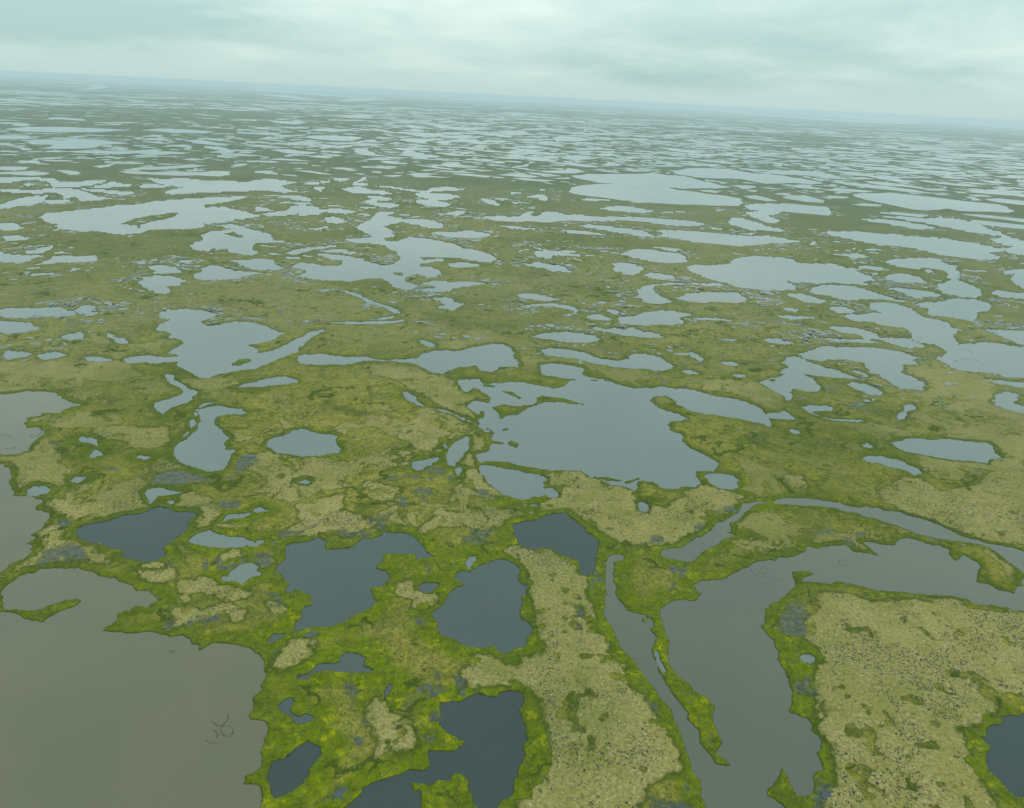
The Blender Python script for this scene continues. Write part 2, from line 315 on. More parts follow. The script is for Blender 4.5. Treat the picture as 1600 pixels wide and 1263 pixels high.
m M: 240,400 270,375 350,370 470,355 600,340 760,322 850,320 940,300 1050,290 1200,282 1400,272 1560,268 1440,298 1330,318 1270,320 1290,335 1400,335 1480,350 1560,375 1640,385 1580,400 1480,410 1450,425 1290,438 1270,462 1180,475 1050,475 920,480 880,500 770,508 690,500 600,482 480,485 350,468 360,445 280,425
m M: 730,110 850,112 960,118 1100,112 1250,118 1330,110 1450,115 1440,135 1380,145 1240,138 1100,140 1000,135 870,130 780,125
m M: 800,95 870,88 980,85 1100,78 1200,68 1300,78 1220,88 1100,95 980,102 850,103
m M: 915,155 1030,160 1150,155 1250,168 1400,170 1560,180 N: 0,165 100,160 260,180 160,200 180,220 260,238 180,245 100,235 0,228 M: 1560,235 1400,240 1250,245 1080,255 1020,245 1070,225 1150,212 1000,190
m M: 570,210 640,195 700,178 830,195 820,208 700,212 600,218
m M: -300,140 0,148 160,145 330,155 360,175 450,180 560,170 680,170 600,190 540,205 440,208 340,208 290,170 180,165 60,182 -300,180
m M: 130,188 180,185 220,200 170,202
m M: -200,222 100,225 240,228 340,215 450,218 540,240 580,260 620,270 700,282 560,298 500,290 460,270 400,285 380,250 310,240 260,248 120,250 0,235
m M: 510,220 600,222 700,232 820,240 850,245 790,262 700,255 620,240 540,235
m M: 0,325 60,300 140,275 220,265 300,262 270,290 330,290 420,288 450,298 400,310 330,316 270,300 220,320 120,325 60,340 0,345 -160,340
m M: 850,210 900,192 980,195 1060,200 1040,212 940,218
m M: -100,120 100,115 200,110 310,122 280,135 200,140 60,130 -100,130
m M: 355,105 430,108 510,120 500,132 430,135 390,122
m M: -250,430 0,432 80,435 150,462 110,480 0,480 -250,478
m M: 0,520 100,508 130,520 200,528 150,542 50,548
m M: 140,620 200,600 330,572 330,595 260,620 200,629
m M: -260,615 0,615 40,630 150,634 300,637 230,650 200,670 130,682 0,680 -260,678
m M: 220,688 280,680 320,645 400,632 480,645 600,632 610,645 600,670 540,680 420,680 300,690
m M: 425,732 460,715 500,722 470,732
m M: 170,718 210,710 260,705 240,715 200,722
m M: 200,752 340,745 330,755 180,770
m M: 320,618 400,610 440,625 370,628
m M: 1175,575 1230,555 1270,540 1250,510 1330,485 1450,475 1350,450 1440,442 1520,455 1560,475 1620,482 N: 90,510 110,540 180,545 240,568 180,560 80,560 0,560 M: 1590,570 1580,595 1620,620 1570,642 1500,630 1430,620 1420,600 1330,595 1310,612 1240,608
m N: 0,330 60,340 110,358 60,362 0,355
m N: 535,225 590,210 660,210 720,228 800,235 850,250 800,258 700,250 600,248
m N: 600,190 650,160 680,145 690,155 640,182 690,185 700,198 600,200
m N: 670,300 720,282 680,265 750,262 830,275 865,290 800,295 750,290 760,305 840,308 900,322 880,335 780,335 700,318
m N: 985,250 1040,242 1140,250 1240,258 1280,270 1200,290 1130,290 1220,318 1200,330 1080,330 1000,305 1010,290 1100,290 1020,270
m N: 740,205 850,208 960,225 1070,236 1100,215 1200,210 1300,225 1250,232 1120,235 1060,242 940,232 840,215
m N: 130,272 180,262 260,262 330,275 355,298 260,295 200,280
m N: 130,305 180,300 300,305 385,315 280,318 170,310
m N: 45,378 120,365 200,355 210,330 300,322 390,335 400,350 500,345 640,360 600,375 500,375 420,362 410,380 330,385 250,392 280,375 150,390 70,388
m N: 285,185 340,178 400,182 395,192 310,192
m N: 350,215 400,205 430,212 400,235
m N: 400,175 460,170 480,182 420,185
m N: 470,150 560,155 590,162 530,175 490,165
m N: 420,400 480,395 540,405 565,430 500,440 450,432
m N: 450,325 500,320 540,325 480,332
m N: 290,465 380,465 440,455 460,462 380,478
m N: 180,435 225,440 200,446
m N: 600,325 680,332 760,338 680,345
m N: 640,375 700,378 738,385 700,392
m N: 895,382 950,380 1000,392 930,390
m N: 1130,378 1190,370 1250,358 1305,360 1300,380 1250,390 1200,382
m N: 1080,495 1150,488 1240,490 1320,482 1400,490 1475,508 1420,525 1330,530 1220,528 1150,512
m N: 1405,398 1500,390 1600,395 O: 50,395 60,375 130,360 110,385 160,395 200,362 260,362 330,380 450,385 550,400 620,392 700,395 800,400 930,405 1080,415 1200,435 1190,450 1080,455 960,448 860,432 740,422 640,418 560,425 420,420 300,420 240,432 120,425 0,428 N: 1520,425
m N: 1475,445 1600,452 O: 60,458 165,475 80,475 0,470
m N: 1405,280 1480,290 1530,325 1500,330 1440,312
m N: 1480,280 1560,280 1600,290 1540,292
m N: 235,600 300,588 400,580 520,570 525,580 420,595 340,608 300,620 240,632 180,630
m N: 375,612 440,599 560,600 640,625 600,632 500,618 430,617
m N: 45,575 130,582 100,590
m N: 70,620 150,625 160,635 90,632
m N: 280,630 350,640 360,652 300,645
m N: 60,38 150,30 260,38 355,50 280,48 150,42
m N: 320,15 400,15 480,22 450,32 360,25
m N: 465,90 540,88 640,100 570,105 500,98
m N: 245,105 330,108 400,118 480,135 400,130 300,115
m N: 150,130 240,135 260,145 180,138
m N: 790,140 880,135 920,140 860,148
m N: 660,38 760,30 880,38 820,43 720,42
m N: 590,0 700,5 840,18 760,18 650,10
m N: 1025,105 1100,100 1170,95 1130,105 1060,112
m N: 1160,65 1250,60 1310,75 1400,85 1300,90 1200,85
m N: 1205,125 1340,128 1450,140 1500,140 1440,152 1340,142 1250,132
m N: 1510,135 1560,128 1600,128 O: 80,130 180,148 80,152 0,142
m O: 370,140 480,128 620,128 800,128 880,122 960,135 1080,142 1160,165 1260,185 1370,210 1280,220 1150,220 1060,222 980,210 1030,228 1130,238 1230,255 1340,265 1440,285 1445,305 1400,330 1280,328 1130,320 980,322 850,318 740,305 660,290 560,275 440,262 350,240 370,215 440,200 540,192 640,190 560,182 450,165
m O: 1025,130 1090,95 1200,92 1350,98 1500,125 1600,130 1700,140 Q: 140,150 250,165 345,190 280,195 150,185 60,190 -20,190 O: 1500,175 1420,160 1250,158 1140,150
m O: 540,345 620,330 720,328 820,345 900,362 840,372 740,370 640,362
m O: 415,455 460,440 580,452 700,465 820,480 890,520 800,520 720,500 620,490 520,470
m O: 300,475 400,482 500,490 590,508 520,510 420,502 350,495
m O: 870,478 1000,480 1140,482 1300,500 1440,515 1600,515 Q: 40,520 110,535 200,550 130,563 40,558 O: 1480,578 1380,578 1280,565 1180,560 1090,545 1030,530 900,518 950,500
m O: 530,605 600,610 690,625 740,600 820,598 920,608 1040,620 1090,645 1090,680 1020,685 920,682 830,665 760,655 720,638 620,620
m O: 880,585 940,582 1060,595 1040,612 950,604
m O: 140,615 200,605 260,610 340,603 410,612 360,622 440,632 530,640 420,642 260,640 230,660 160,645 130,625
m O: 110,575 180,590 230,603 170,600
m O: 40,615 80,595 120,600
m O: 290,568 340,565 330,572
m O: 80,272 160,258 220,265 225,295 170,295 160,275
m O: 430,285 500,280 640,292 500,297 440,292
m O: 1350,440 1370,398 1450,408 1550,435 1600,458 Q: 60,465 115,485 60,492 O: 1600,482 1500,482 1440,465 1400,450
m O: 1450,325 1520,315 1600,312 Q: 120,315 250,322 370,335 390,360 390,385 300,380 200,370 80,365 30,385 0,390 60,410 75,420 40,438 O: 1600,435 1520,405 1450,370 1540,362 1470,345
m O: 1440,265 1520,262 1600,280 Q: 30,290 60,298 O: 1590,300 1500,285
m O: 1190,460 1260,462 1340,475 1270,475
m O: 1430,500 1500,495 1540,505 1470,510
m O: 160,110 240,108 330,105 340,92 420,100 455,115 400,125 300,125 200,118
m O: 225,55 330,60 450,68 540,85 460,88 360,75 270,65
m O: 550,70 600,50 660,65 680,78 600,82
m O: 0,155 80,155 200,165 280,170 200,178 80,168
m O: 250,155 350,150 366,158 300,160
m O: 1120,38 1230,42 1330,48 1420,65 1330,65 1200,52
m O: 1160,228 1240,228 1310,240 1280,250 1200,240
m O: 120,228 200,225 240,235
m O: 0,240 90,243 20,252 0,255
m O: 0,305 50,302 40,315 0,315
m O: 50,345 140,335 130,342
m O: 1270,352 1330,348 1300,358
m O: 950,362 1060,362 1080,368 980,368
m O: 0,85 70,75 110,55 160,60 110,65 100,80 0,92
m Q: 90,275 160,262 230,262 290,278 350,295 350,310 240,305 150,290
m Q: 330,275 390,265 510,272 470,282 360,280
m Q: 510,318 600,312 720,322 700,332 600,330
m Q: 530,260 620,248 760,245 880,258 1000,270 1120,285 1240,300 1440,318 1500,345 1540,360 1500,372 1380,365 1200,360 1120,345 1000,358 900,350 780,325 680,305 600,288
m Q: 330,228 420,215 540,225 700,238 600,245 440,238
m Q: 695,368 800,368 1010,390 960,396 820,387 720,377
m Q: 700,392 860,395 1000,408 1060,396 1200,410 1330,440 1360,470 1440,490 1500,520 1600,545 1900,580 1900,690 1600,640 1480,615 1350,590 1500,590 1530,580 1440,560 1370,535 1450,530 1480,522 1400,510 1260,490 1140,465 1060,450 960,430 820,408
m Q: 1210,415 1320,420 1480,435 1600,450 1900,475 1900,495 1560,465 1400,455
m Q: 1200,380 1320,382 1450,395 1600,410 1900,430 1900,450 1580,430 1460,412 1320,398
m Q: 565,412 680,412 800,420 900,435 1050,460 1030,475 920,470 800,448 680,430
m Q: 345,485 440,490 540,482 640,492 780,505 900,518 1040,525 1200,545 1340,570 1500,605 1440,615 1360,620 1440,640 1440,662 1340,665 1200,650 1080,635 980,610 900,588 820,580 700,575 560,545 440,522 380,508
m Q: -50,595 80,592 150,590 80,598
m Q: 250,572 300,540 305,570
m Q: 400,628 500,628 560,622 630,645 560,658 480,642
m Q: 370,545 440,550 480,558 420,555
m Q: 600,597 660,595 725,605 640,608
m Q: 635,618 700,620 690,628
m Q: 1350,285 1450,282 1600,298 1900,320 1900,345 1560,322 1440,308
m Q: 1230,272 1290,275 1340,295 1270,298
m Q: 1160,238 1220,240 1250,252 1190,250
m Q: 380,178 480,180 600,192 760,207 900,227 1000,245 1130,255 980,250 860,242 700,224 520,202
m Q: 590,175 700,178 840,192 960,218 1060,222 1135,235 1000,232 880,212 720,202
m Q: 410,90 500,88 560,105 640,115 560,112 470,102
m Q: 490,150 600,150 680,162 560,165
m Q: 600,138 700,142 840,165 940,182 820,182 700,162
m Q: 1010,185 1100,178 1200,195 1330,210 1200,205
m Q: 1070,145 1140,142 1250,155 1200,162 1100,155
m Q: 1310,172 1430,170 1530,190 1420,190
m Q: 1390,210 1500,215 1540,228 1440,222
m Q: 1410,145 1500,135 1600,140 1900,155 1900,170 1560,158 1450,152
m Q: 930,28 1050,25 1200,45 1350,45 1270,60 1150,58 1020,40
m Q: 1030,0 1130,0 1350,5 1600,30 1560,40 1400,28 1200,22 1090,8
m Q: 1340,72 1480,78 1600,85 1900,105 1900,118 1560,98 1430,85
m R: 30,450 170,435 420,435 620,445 820,455 600,468 300,470 100,460
m R: 150,530 300,512 380,520 500,510 640,518 800,538 650,548 560,570 440,572 240,572 330,548 200,545
m R: -200,490 100,487 180,490 240,505 150,512 -200,508
m R: -200,540 60,535 100,548 -200,560
m R: 60,562 140,562 210,578 150,583
m R: 1150,520 1250,512 1330,530 1450,545 1350,550 1200,535
m R: 1000,560 1060,548 1150,545 1210,560 1200,575 1150,580 1170,565 1080,558
m R: 1280,555 1370,560 1450,580 1440,600 1300,595 1380,582
m R: 700,600 790,588 850,598 740,606
m R: 860,560 960,562 1000,570 900,568
m R: 880,455 1000,445 1150,450 1350,465 1280,475 1080,472
m R: 550,172 620,170 690,188 600,200 480,198 580,188
m R: 1130,635 1200,630 1290,640 1200,646
m R: 1000,618 1130,618 1060,625
m S: 320,412 440,408 600,415 660,420 600,442 480,442 380,432
m S: 590,490 700,492 740,525 820,538 700,535 620,515
m S: 80,500 200,495 380,515 330,525 200,522
m S: 70,315 200,320 330,325 250,340 130,330
m S: 500,190 600,175 820,172 720,190 560,198
m S: 340,370 460,362 610,380 480,385 380,380
m S: 0,385 80,410 90,430 0,440
m S: 900,430 1080,430 1230,425 1080,445 1060,460 960,450
m S: 1100,350 1230,352 1500,370 1300,375 1150,362
m S: 0,118 200,130 440,152 640,162 800,170 640,170 420,160 200,138 0,126
m S: 0,148 200,158 420,185 300,184 100,162
m T: -400,140 0,150 300,157 600,172 900,186 1200,204 1600,237 U: 400,185 700,200 960,212 800,215 400,194 0,168 T: 1200,211 900,193 600,179 300,164 0,157 -400,146
m U: 200,160 440,160 640,165 800,178 960,187 1200,210 1600,240 2000,270 2000,280 1600,250 1200,217 960,195 870,190 1000,215 900,215 700,199 500,180 300,166
m T: -600,96 0,107 300,124 560,149 900,170 760,169 500,153 250,131 0,113
m T: 250,385 300,370 400,378 520,395 440,403 280,405
m T: 500,490 620,480 690,492 600,500
m T: 350,445 450,448 550,460 440,460
m T: 0,432 130,432 240,445 100,450
m T: 910,440 1050,455 1220,475 1130,480 1000,465
m T: 1420,490 1520,495 1600,505 1480,505
m U: 425,405 520,408 620,410 680,408 620,420 500,414
m U: 740,385 830,390 930,405 840,402
m U: 760,372 900,370 1030,382 900,384
'''

ISLANDS = '''
G: 430,185 470,175 530,185 600,195 620,205 675,215 670,225 600,212 540,205 480,210 440,225 390,235 350,270 300,265 260,290 255,265 210,232 280,222 350,230 420,215 440,200
G: 265,152 310,155 365,185 350,187 300,163 270,158
G: 268,342 292,339 294,346 272,348
G: 700,576 760,576 820,583 880,598 940,583 930,592 880,606 820,594 760,587
G: 95,305 130,300 160,330 175,345 150,345 110,320
I: 1440,680 1490,650 1560,642 1570,652 1500,685 1450,687
M: 765,435 850,405 960,388 1050,372 1115,370 1105,385 1050,405 950,425 880,445 865,470 850,450 800,445
M: 1400,500 1450,490 1530,520 1500,526
L: 10,770 30,762 50,768 45,782 20,782
J: 855,108 900,104 930,112 920,122 870,120
E: 1110,1062 1125,1060 1127,1066 1112,1067
C: 640,325 660,330 668,350 650,345
'''

# raised, drier tussock ground (pale)
TUSSOCK = '''
G: 265,950 300,930 370,925 430,938 490,928 540,960 620,990 655,1040 680,1075 665,1120 C: 360,210 410,280 410,330 420,400 480,435 490,500 540,570 580,660 640,730 690,820 740,880 790,960 830,1010 845,1080 800,1100 700,1140 650,1190 620,1263 600,1600 -60,1600 50,1263 75,1170 130,1100 190,950 160,870 140,800 150,740 90,690 20,660 B: 1210,660 1120,680 1030,690 1020,610 1040,560 1080,505 1140,505 1200,530 1230,560 1290,570 1300,520 1410,510 C: 160,470 150,400 120,330 100,270 90,200 80,130 50,60 10,10 G: 340,990
D: 600,210 700,210 820,240 1050,245 1180,265 1400,290 1600,310 1900,340 1900,790 1579,745 1450,690 1330,600 1240,600 1300,640 1440,750 1430,790 1330,850 1230,870 1290,950 1310,1050 1370,1150 1440,1250 1600,1600 580,1600 590,1263 640,1150 640,960 570,890 550,800 555,660 545,560 600,550 560,460 480,430 500,330 560,260
H: 870,660 990,580 1060,590 1160,655 1320,620 1430,560 1420,510 1500,460 1480,380 1579,370 2000,370 2000,980 1579,915 1400,895 1250,845 1120,790 960,735 900,690
G: 480,560 560,555 640,540 740,590 800,625 900,640 940,690 1000,720 1090,740 1120,690 1200,680 1200,640 1260,620 1340,640 1470,680 1400,720 1380,760 1280,750 1300,800 1200,860 1100,910 960,915 850,905 780,860 700,790 620,745 530,730 450,720 540,690 560,650 500,600
A: 690,100 730,75 800,65 850,90 855,120 800,150 740,150 700,130
A: 870,180 900,150 980,140 1060,145 1130,180 1230,210 1200,230 1130,240 1050,215 990,200 930,210 890,205
A: 820,290 880,270 960,262 1000,290 1080,268 1160,280 1215,295 1190,330 1150,340 1140,305 1080,310 1040,340 940,350 870,380 830,385 860,340
A: 875,240 910,222 945,240 930,262 880,258
A: 1350,570 1380,520 1410,470 1480,425 1530,460 1530,510 1470,550 1400,580
A: 1310,250 1370,250 1415,290 1380,325 1320,310
E: 1090,1000 1110,960 1150,938 1195,965 1180,1000 1120,1020
E: 1265,1000 1290,965 1335,975 1330,1005 1290,1015
B: 690,230 715,170 760,160 790,200 880,215 870,265 820,300 760,280 770,245 720,250
B: 580,760 610,700 640,660 625,740 640,800 700,825 760,840 800,900 850,930 800,970 740,1010 690,1000 660,940 640,1000 560,1050 600,960 590,880 545,820
E: 240,720 270,690 380,700 500,700 640,690 600,740 460,765 380,790 330,770 270,770
E: 200,850 240,810 300,820 310,880 330,930 300,955 230,950 200,900
E: 450,360 500,335 640,330 760,335 830,330 830,380 820,430 740,450 650,440 600,400 520,390
E: 870,90 960,95 1080,85 1160,80 1180,120 1090,150 1100,190 1040,180 980,145 900,110
F: 210,720 300,690 380,670 425,670 420,750 520,790 600,800 560,830 430,860 330,870 200,860 120,880 230,800
F: 400,500 470,510 520,550 460,545 410,520
F: 680,480 770,475 760,520 690,525
F: 700,360 800,290 870,320 960,360 900,420 860,460 800,440 700,390
F: 500,20 680,20 780,40 960,100 1000,110 1010,150 1080,190 1040,230 1060,270 980,260 900,220 790,160 690,100 560,60
F: 1030,590 1040,550 1100,530 1130,590 1200,640 1260,670 1170,680 1090,640
F: 800,840 900,750 980,755 1080,750 1150,770 1050,820 900,830 830,862
F: 490,630 560,600 640,620 730,630 700,680 660,720 600,700 560,690
H: 0,100 130,95 260,115 330,150 400,190 380,240 320,240 240,200 130,165 0,150
H: 1000,40 1080,20 1250,50 1400,90 1450,150 1400,220 1250,190 1100,130 1080,100
H: 400,560 470,570 520,620 500,655 440,650 400,600
H: 1080,500 1300,560 1260,600 1150,590 1100,550
E: -500,10 0,10 400,10 650,20 700,80 600,110 300,100 0,60 -500,60
G: 60,690 30,680 20,670 60,660 80,680
F: 975,670 1000,662 1030,680 1010,700 985,695
B: 1560,260 1600,255 1610,290
'''
# wet dark mud and shallow pools seen as grey patches
MUD = '''
D: 380,290 440,260 520,250 500,330 480,400 440,420 370,400 370,330
D: 440,640 510,640 540,700 470,730 440,700
D: 570,1130 640,1130 600,1230 580,1263 560,1230
C: 690,1215 760,1210 810,1240 790,1300 690,1300
C: 780,90 840,85 870,105 840,125 800,120
C: 960,910 1000,905 1010,960 980,975
C: 390,100 440,110 440,150 400,150
E: 220,960 300,930 370,900 420,920 410,1000 300,990 200,1020
E: 750,600 790,555 880,545 960,570 1040,575 1000,600 900,625 800,620
E: 1140,540 1190,480 1270,470 1280,500 1230,535 1180,560
E: 1110,580 1180,560 1130,585
E: 970,735 1050,705 1190,700 1190,735 1100,745 1060,715 1000,730
E: 970,1030 1000,985 1030,1010 1040,1040
E: 1065,1020 1075,970 1110,1030 1190,1000 1210,950 1215,1010 1150,1035 1090,1035
E: 1255,1000 1270,960 1340,950 1350,900 1340,1010 1300,1030
A: 1320,210 1380,205 1395,260 1370,270 1340,240
A: 780,375 850,345 850,380 820,388
A: 870,380 960,345 1080,315 1060,345 960,360 900,385
A: 820,60 850,55 855,85 830,75
A: 700,205 750,195 790,235 740,255 710,240
E: 300,800 340,795 340,830 305,830
F: 100,870 200,840 290,830 240,850 150,870
F: 400,840 470,850 560,840 600,800 640,760 620,840 540,870 450,880
F: 480,380 540,385 560,400 500,400
F: 820,550 880,535 935,550 930,570 860,565
F: 1065,640 1150,660 1210,695 1150,690 1080,660
B: 820,860 860,890 905,920 860,940 830,890
B: 515,820 540,830 535,860 520,850
B: 870,640 890,700 850,720 840,660
B: 860,800 885,795 885,830 865,835
B: 1005,640 1025,640 1030,700 1010,715
G: 1200,810 1270,810 1275,835 1220,835
G: 1000,870 1080,880 1060,910 990,905
G: 1380,720 1420,710 1410,750 1380,750 1290,750 1270,745 1360,745
G: 1100,1035 1160,1035 1180,1060 1130,1075 1105,1055
H: 545,840 620,840 640,870 580,865
H: 745,855 800,855 790,880 750,870
H: 690,885 722,885 722,908 695,910
H: 1080,870 1150,870 1160,895 1100,890
'''

# ------------------------------------------------------------------ helpers
def project(px, py):
    """a point of the photograph -> where its ray meets the ground plane"""
    x = (np.asarray(px, float) - W_PX / 2) / F_PX
    y = (H_PX / 2 - np.asarray(py, float)) / F_PX
    d = FWD[None, :] + x[:, None] * RIGHT[None, :] + y[:, None] * UP[None, :]
    dz = np.minimum(d[:, 2], -0.003)
    t = H / -dz
    return np.stack([d[:, 0] * t, d[:, 1] * t], 1)


def parse(line):
    tile = TILES['P']
    xs, ys = [], []
    for tok in line.split():
        if tok[-1] == ':':
            tile = TILES[tok[0]]
        else:
            a, b = tok.split(',')
            xs.append(tile[0] + float(a) / tile[2])
            ys.append(tile[1] + float(b) / tile[2])
    return np.array(xs), np.array(ys)


def outlines(text, kinds=False):
    res = []
    for line in text.strip().splitlines():
        k = None
        if kinds:
            k, line = line[0], line[2:]
        xs, ys = parse(line)
        res.append((k, project(xs, ys)))
    return res


def hash2(ix, iy, seed):
    h = (ix.astype(np.int64) * 374761393 + iy.astype(np.int64) * 668265263 + seed * 1442695041) & 0xFFFFFFFF
    h = ((h ^ (h >> 13)) * 1274126177) & 0xFFFFFFFF
    h = h ^ (h >> 16)
    return (h & 0xFFFF).astype(np.float32) / 65535.0


def vnoise(x, y, seed):
    ix, iy = np.floor(x), np.floor(y)
    fx, fy = (x - ix).astype(np.float32), (y - iy).astype(np.float32)
    fx = fx * fx * (3 - 2 * fx)
    fy = fy * fy * (3 - 2 * fy)
    a, b = hash2(ix, iy, seed), hash2(ix + 1, iy, seed)
    c, d = hash2(ix, iy + 1, seed), hash2(ix + 1, iy + 1, seed)
    return (a + (b - a) * fx) * (1 - fy) + (c + (d - c) * fx) * fy


def fbm(x, y, size, octaves, seed, gain=0.5):
    """0..1, mean 0.5; the rotation between octaves hides the lattice"""
    tot, amp, norm = 0.0, 1.0, 0.0
    u, v = x / size, y / size
    for o in range(octaves):
        tot = tot + amp * vnoise(u + 17.3 * o, v - 9.1 * o, seed + o)
        norm += amp
        amp *= gain
        u, v = (u * 0.8 - v * 0.6) * 2.03, (u * 0.6 + v * 0.8) * 2.03
    return tot / norm


def smooth(a, b, x):
    t = np.clip((x - a) / (b - a), 0, 1)
    return t * t * (3 - 2 * t)


def mesh_from(name, verts, faces, smooth_shade=False):
    """verts (n,3) and faces (m,k) as numpy arrays -> mesh"""
    me = bpy.data.meshes.new(name)
    k = faces.shape[1]
    me.vertices.add(len(verts))
    me.vertices.foreach_set('co', verts.astype(np.float32).ravel())
    me.loops.add(faces.size)
    me.loops.foreach_set('vertex_index', faces.astype(np.int32).ravel())
    me.polygons.add(len(faces))
    me.polygons.foreach_set('loop_start', np.arange(0, faces.size, k, dtype=np.int32))
    me.polygons.foreach_set('loop_total', np.full(len(faces), k, dtype=np.int32))
    if smooth_shade:
        me.polygons.foreach_set('use_smooth', np.ones(len(faces), dtype=bool))
    me.update(calc_edges=True)
    return me


def link_obj(name, me, mat=None, kind=None, label=None, cat=None, group=None, parent=None):
    o = bpy.data.objects.new(name, me)
    COL.objects.link(o)
    if mat is not None:
        me.materials.append(mat)
    if kind:
        o['kind'] = kind
    if label:
        o['label'] = label
    if cat:
        o['category'] = cat
    if group:
        o['group'] = group
    if parent is not None:
        o.parent = parent
    return o


# ------------------------------------------------------------------ the ground grid (polar, finer near the flight line)
DEG = math.pi / 180
dep_near = np.linspace(86, 60, 14)[:-1]
dep_mid = np.linspace(60.0, 2.2, 760)
dep_far = np.linspace(2.2, 0.19, 42)[1:]
RAD = H / np.tan(np.concatenate([dep_near, dep_mid, dep_far]) * DEG)
NR = len(RAD)
side = np.linspace(-180, -45.5, 44)[:-1]
core = np.linspace(-45.5, 45.5, 1120)
AZ = np.concatenate([side, core, -side[::-1][:-1]]) * DEG     # from +Y towards +X, open ring closed by wrap
NA = len(AZ)
GX = (RAD[:, None] * np.sin(AZ)[None, :]).astype(np.float64)
GY = (RAD[:, None] * np.cos(AZ)[None, :]).astype(np.float64)
GR = np.broadcast_to(RAD[:, None], GX.shape)
LR = np.log(RAD)


def to_index(pts):
    r = np.hypot(pts[:, 0], pts[:, 1])
    a = np.arctan2(pts[:, 0], pts[:, 1])
    return (np.interp(a, AZ, np.arange(NA)), np.interp(np.log(np.maximum(r, 1.0)), LR, np.arange(NR)))


def refine(pts, n):
    q = np.roll(pts, -1, 0)
    t = np.arange(n)[None, :, None] / n
    return (pts[:, None, :] * (1 - t) + q[:, None, :] * t).reshape(-1, 2)


def raster(pts, target, value):
    u, v = to_index(refine(pts, 5))
    u2, v2 = np.roll(u, -1), np.roll(v, -1)
    r0, r1 = max(0, int(math.ceil(v.min()))), min(NR - 1, int(math.floor(v.max())))
    for r in range(r0, r1 + 1):
        hit = (v <= r) != (v2 <= r)
        if not hit.any():
            continue
        xs = np.sort(u[hit] + (r - v[hit]) / (v2[hit] - v[hit]) * (u2[hit] - u[hit]))
        for a, b in zip(xs[0::2], xs[1::2]):
            i0, i1 = max(0, int(math.ceil(a))), min(NA - 1, int(math.floor(b)))
            if i1 >= i0:
                target[r, i0:i1 + 1] = value


def edge_distance(pts, dist, margin):
    """distance from the grid points near an outline to that outline, kept where it is the least"""
    q = np.roll(pts, -1, 0)
    for a, b in zip(pts, q):
        box = np.array([[min(a[0], b[0]) - margin, min(a[1], b[1]) - margin], [max(a[0], b[0]) + margin, min(a[1], b[1]) - margin],
                        [min(a[0], b[0]) - margin, max(a[1], b[1]) + margin], [max(a[0], b[0]) + margin, max(a[1], b[1]) + margin]])
        u, v = to_index(box)
        i0, i1 = int(u.min()), int(u.max()) + 2
        j0, j1 = int(v.min()), int(v.max()) + 2
        X, Y = GX[j0:j1, i0:i1], GY[j0:j1, i0:i1]
        if X.size == 0:
            continue
        d = b - a
        L2 = max(d @ d, 1e-9)
        t = np.clip(((X - a[0]) * d[0] + (Y - a[1]) * d[1]) / L2, 0, 1)
        dd = np.hypot(X - a[0] - t * d[0], Y - a[1] - t * d[1])
        sub = dist[j0:j1, i0:i1]
        np.minimum(sub, dd, out=sub)


NEAR_R = 2900.0
lakes_all = outlines(LAKES, True)
islands = outlines(ISLANDS)
near_lakes, far_lakes = [], []
for k, p in lakes_all:
    r = np.hypot(p[:, 0], p[:, 1])
    (near_lakes if r.mean() < NEAR_R else far_lakes).append((k, p))

label_map = np.zeros(GX.shape, np.int32)
for i, (k, p) in enumerate(near_lakes):
    raster(p, label_map, i + 1)
for _, p in islands:
    raster(p, label_map, 0)
M_SD = 60.0
dist = np.full(GX.shape, M_SD)
for _, p in near_lakes + islands:
    edge_distance(p, dist, 45.0)
SD = np.where(label_map > 0, -dist, dist)

rough_amp = np.clip(GR * 0.0032, 0.8, 5.5)
SD = SD + ((fbm(GX, GY, 12.0, 5, 5, 0.65) - 0.5) * 3.4 + (fbm(GX, GY, 3.4, 2, 7, 0.6) - 0.5) * 1.3) * rough_amp * np.clip(1.2 - np.abs(SD) / 30, 0, 1)

tus = np.zeros(GX.shape, np.int32)
tdist = np.full(GX.shape, 14.0)
for _, p in outlines(TUSSOCK):
    raster(p, tus, 1)
    edge_distance(p, tdist, 14.0)
TD = np.where(tus > 0, tdist, -tdist) + (fbm(GX, GY, 13.0, 5, 31, 0.65) - 0.5) * 13.0
mud = np.zeros(GX.shape, np.int32)
mdist = np.full(GX.shape, 10.0)
for _, p in outlines(MUD):
    raster(p, mud, 1)
    edge_distance(p, mdist, 10.0)
MD = np.where(mud > 0, mdist, -mdist) + (fbm(GX, GY, 7.0, 5, 47, 0.7) - 0.5) * 15.0

# small green hollows and swales break up the dry ground
pit = smooth(0.70, 0.74, fbm(GX, GY, 8.0, 2, 33, 0.4)) * (1 - smooth(900, 1300, GR))
swn = fbm(GX * 0.8 + GY * 0.6, (GY * 0.8 - GX * 0.6) * 0.45, 30.0, 4, 37, 0.5)
swale = np.exp(-((swn - 0.52) / 0.012) ** 2) * smooth(0.48, 0.60, fbm(GX, GY, 45.0, 2, 39)) * (1 - smooth(900, 1300, GR))
TD = TD - pit * 16 - swale * 3.0

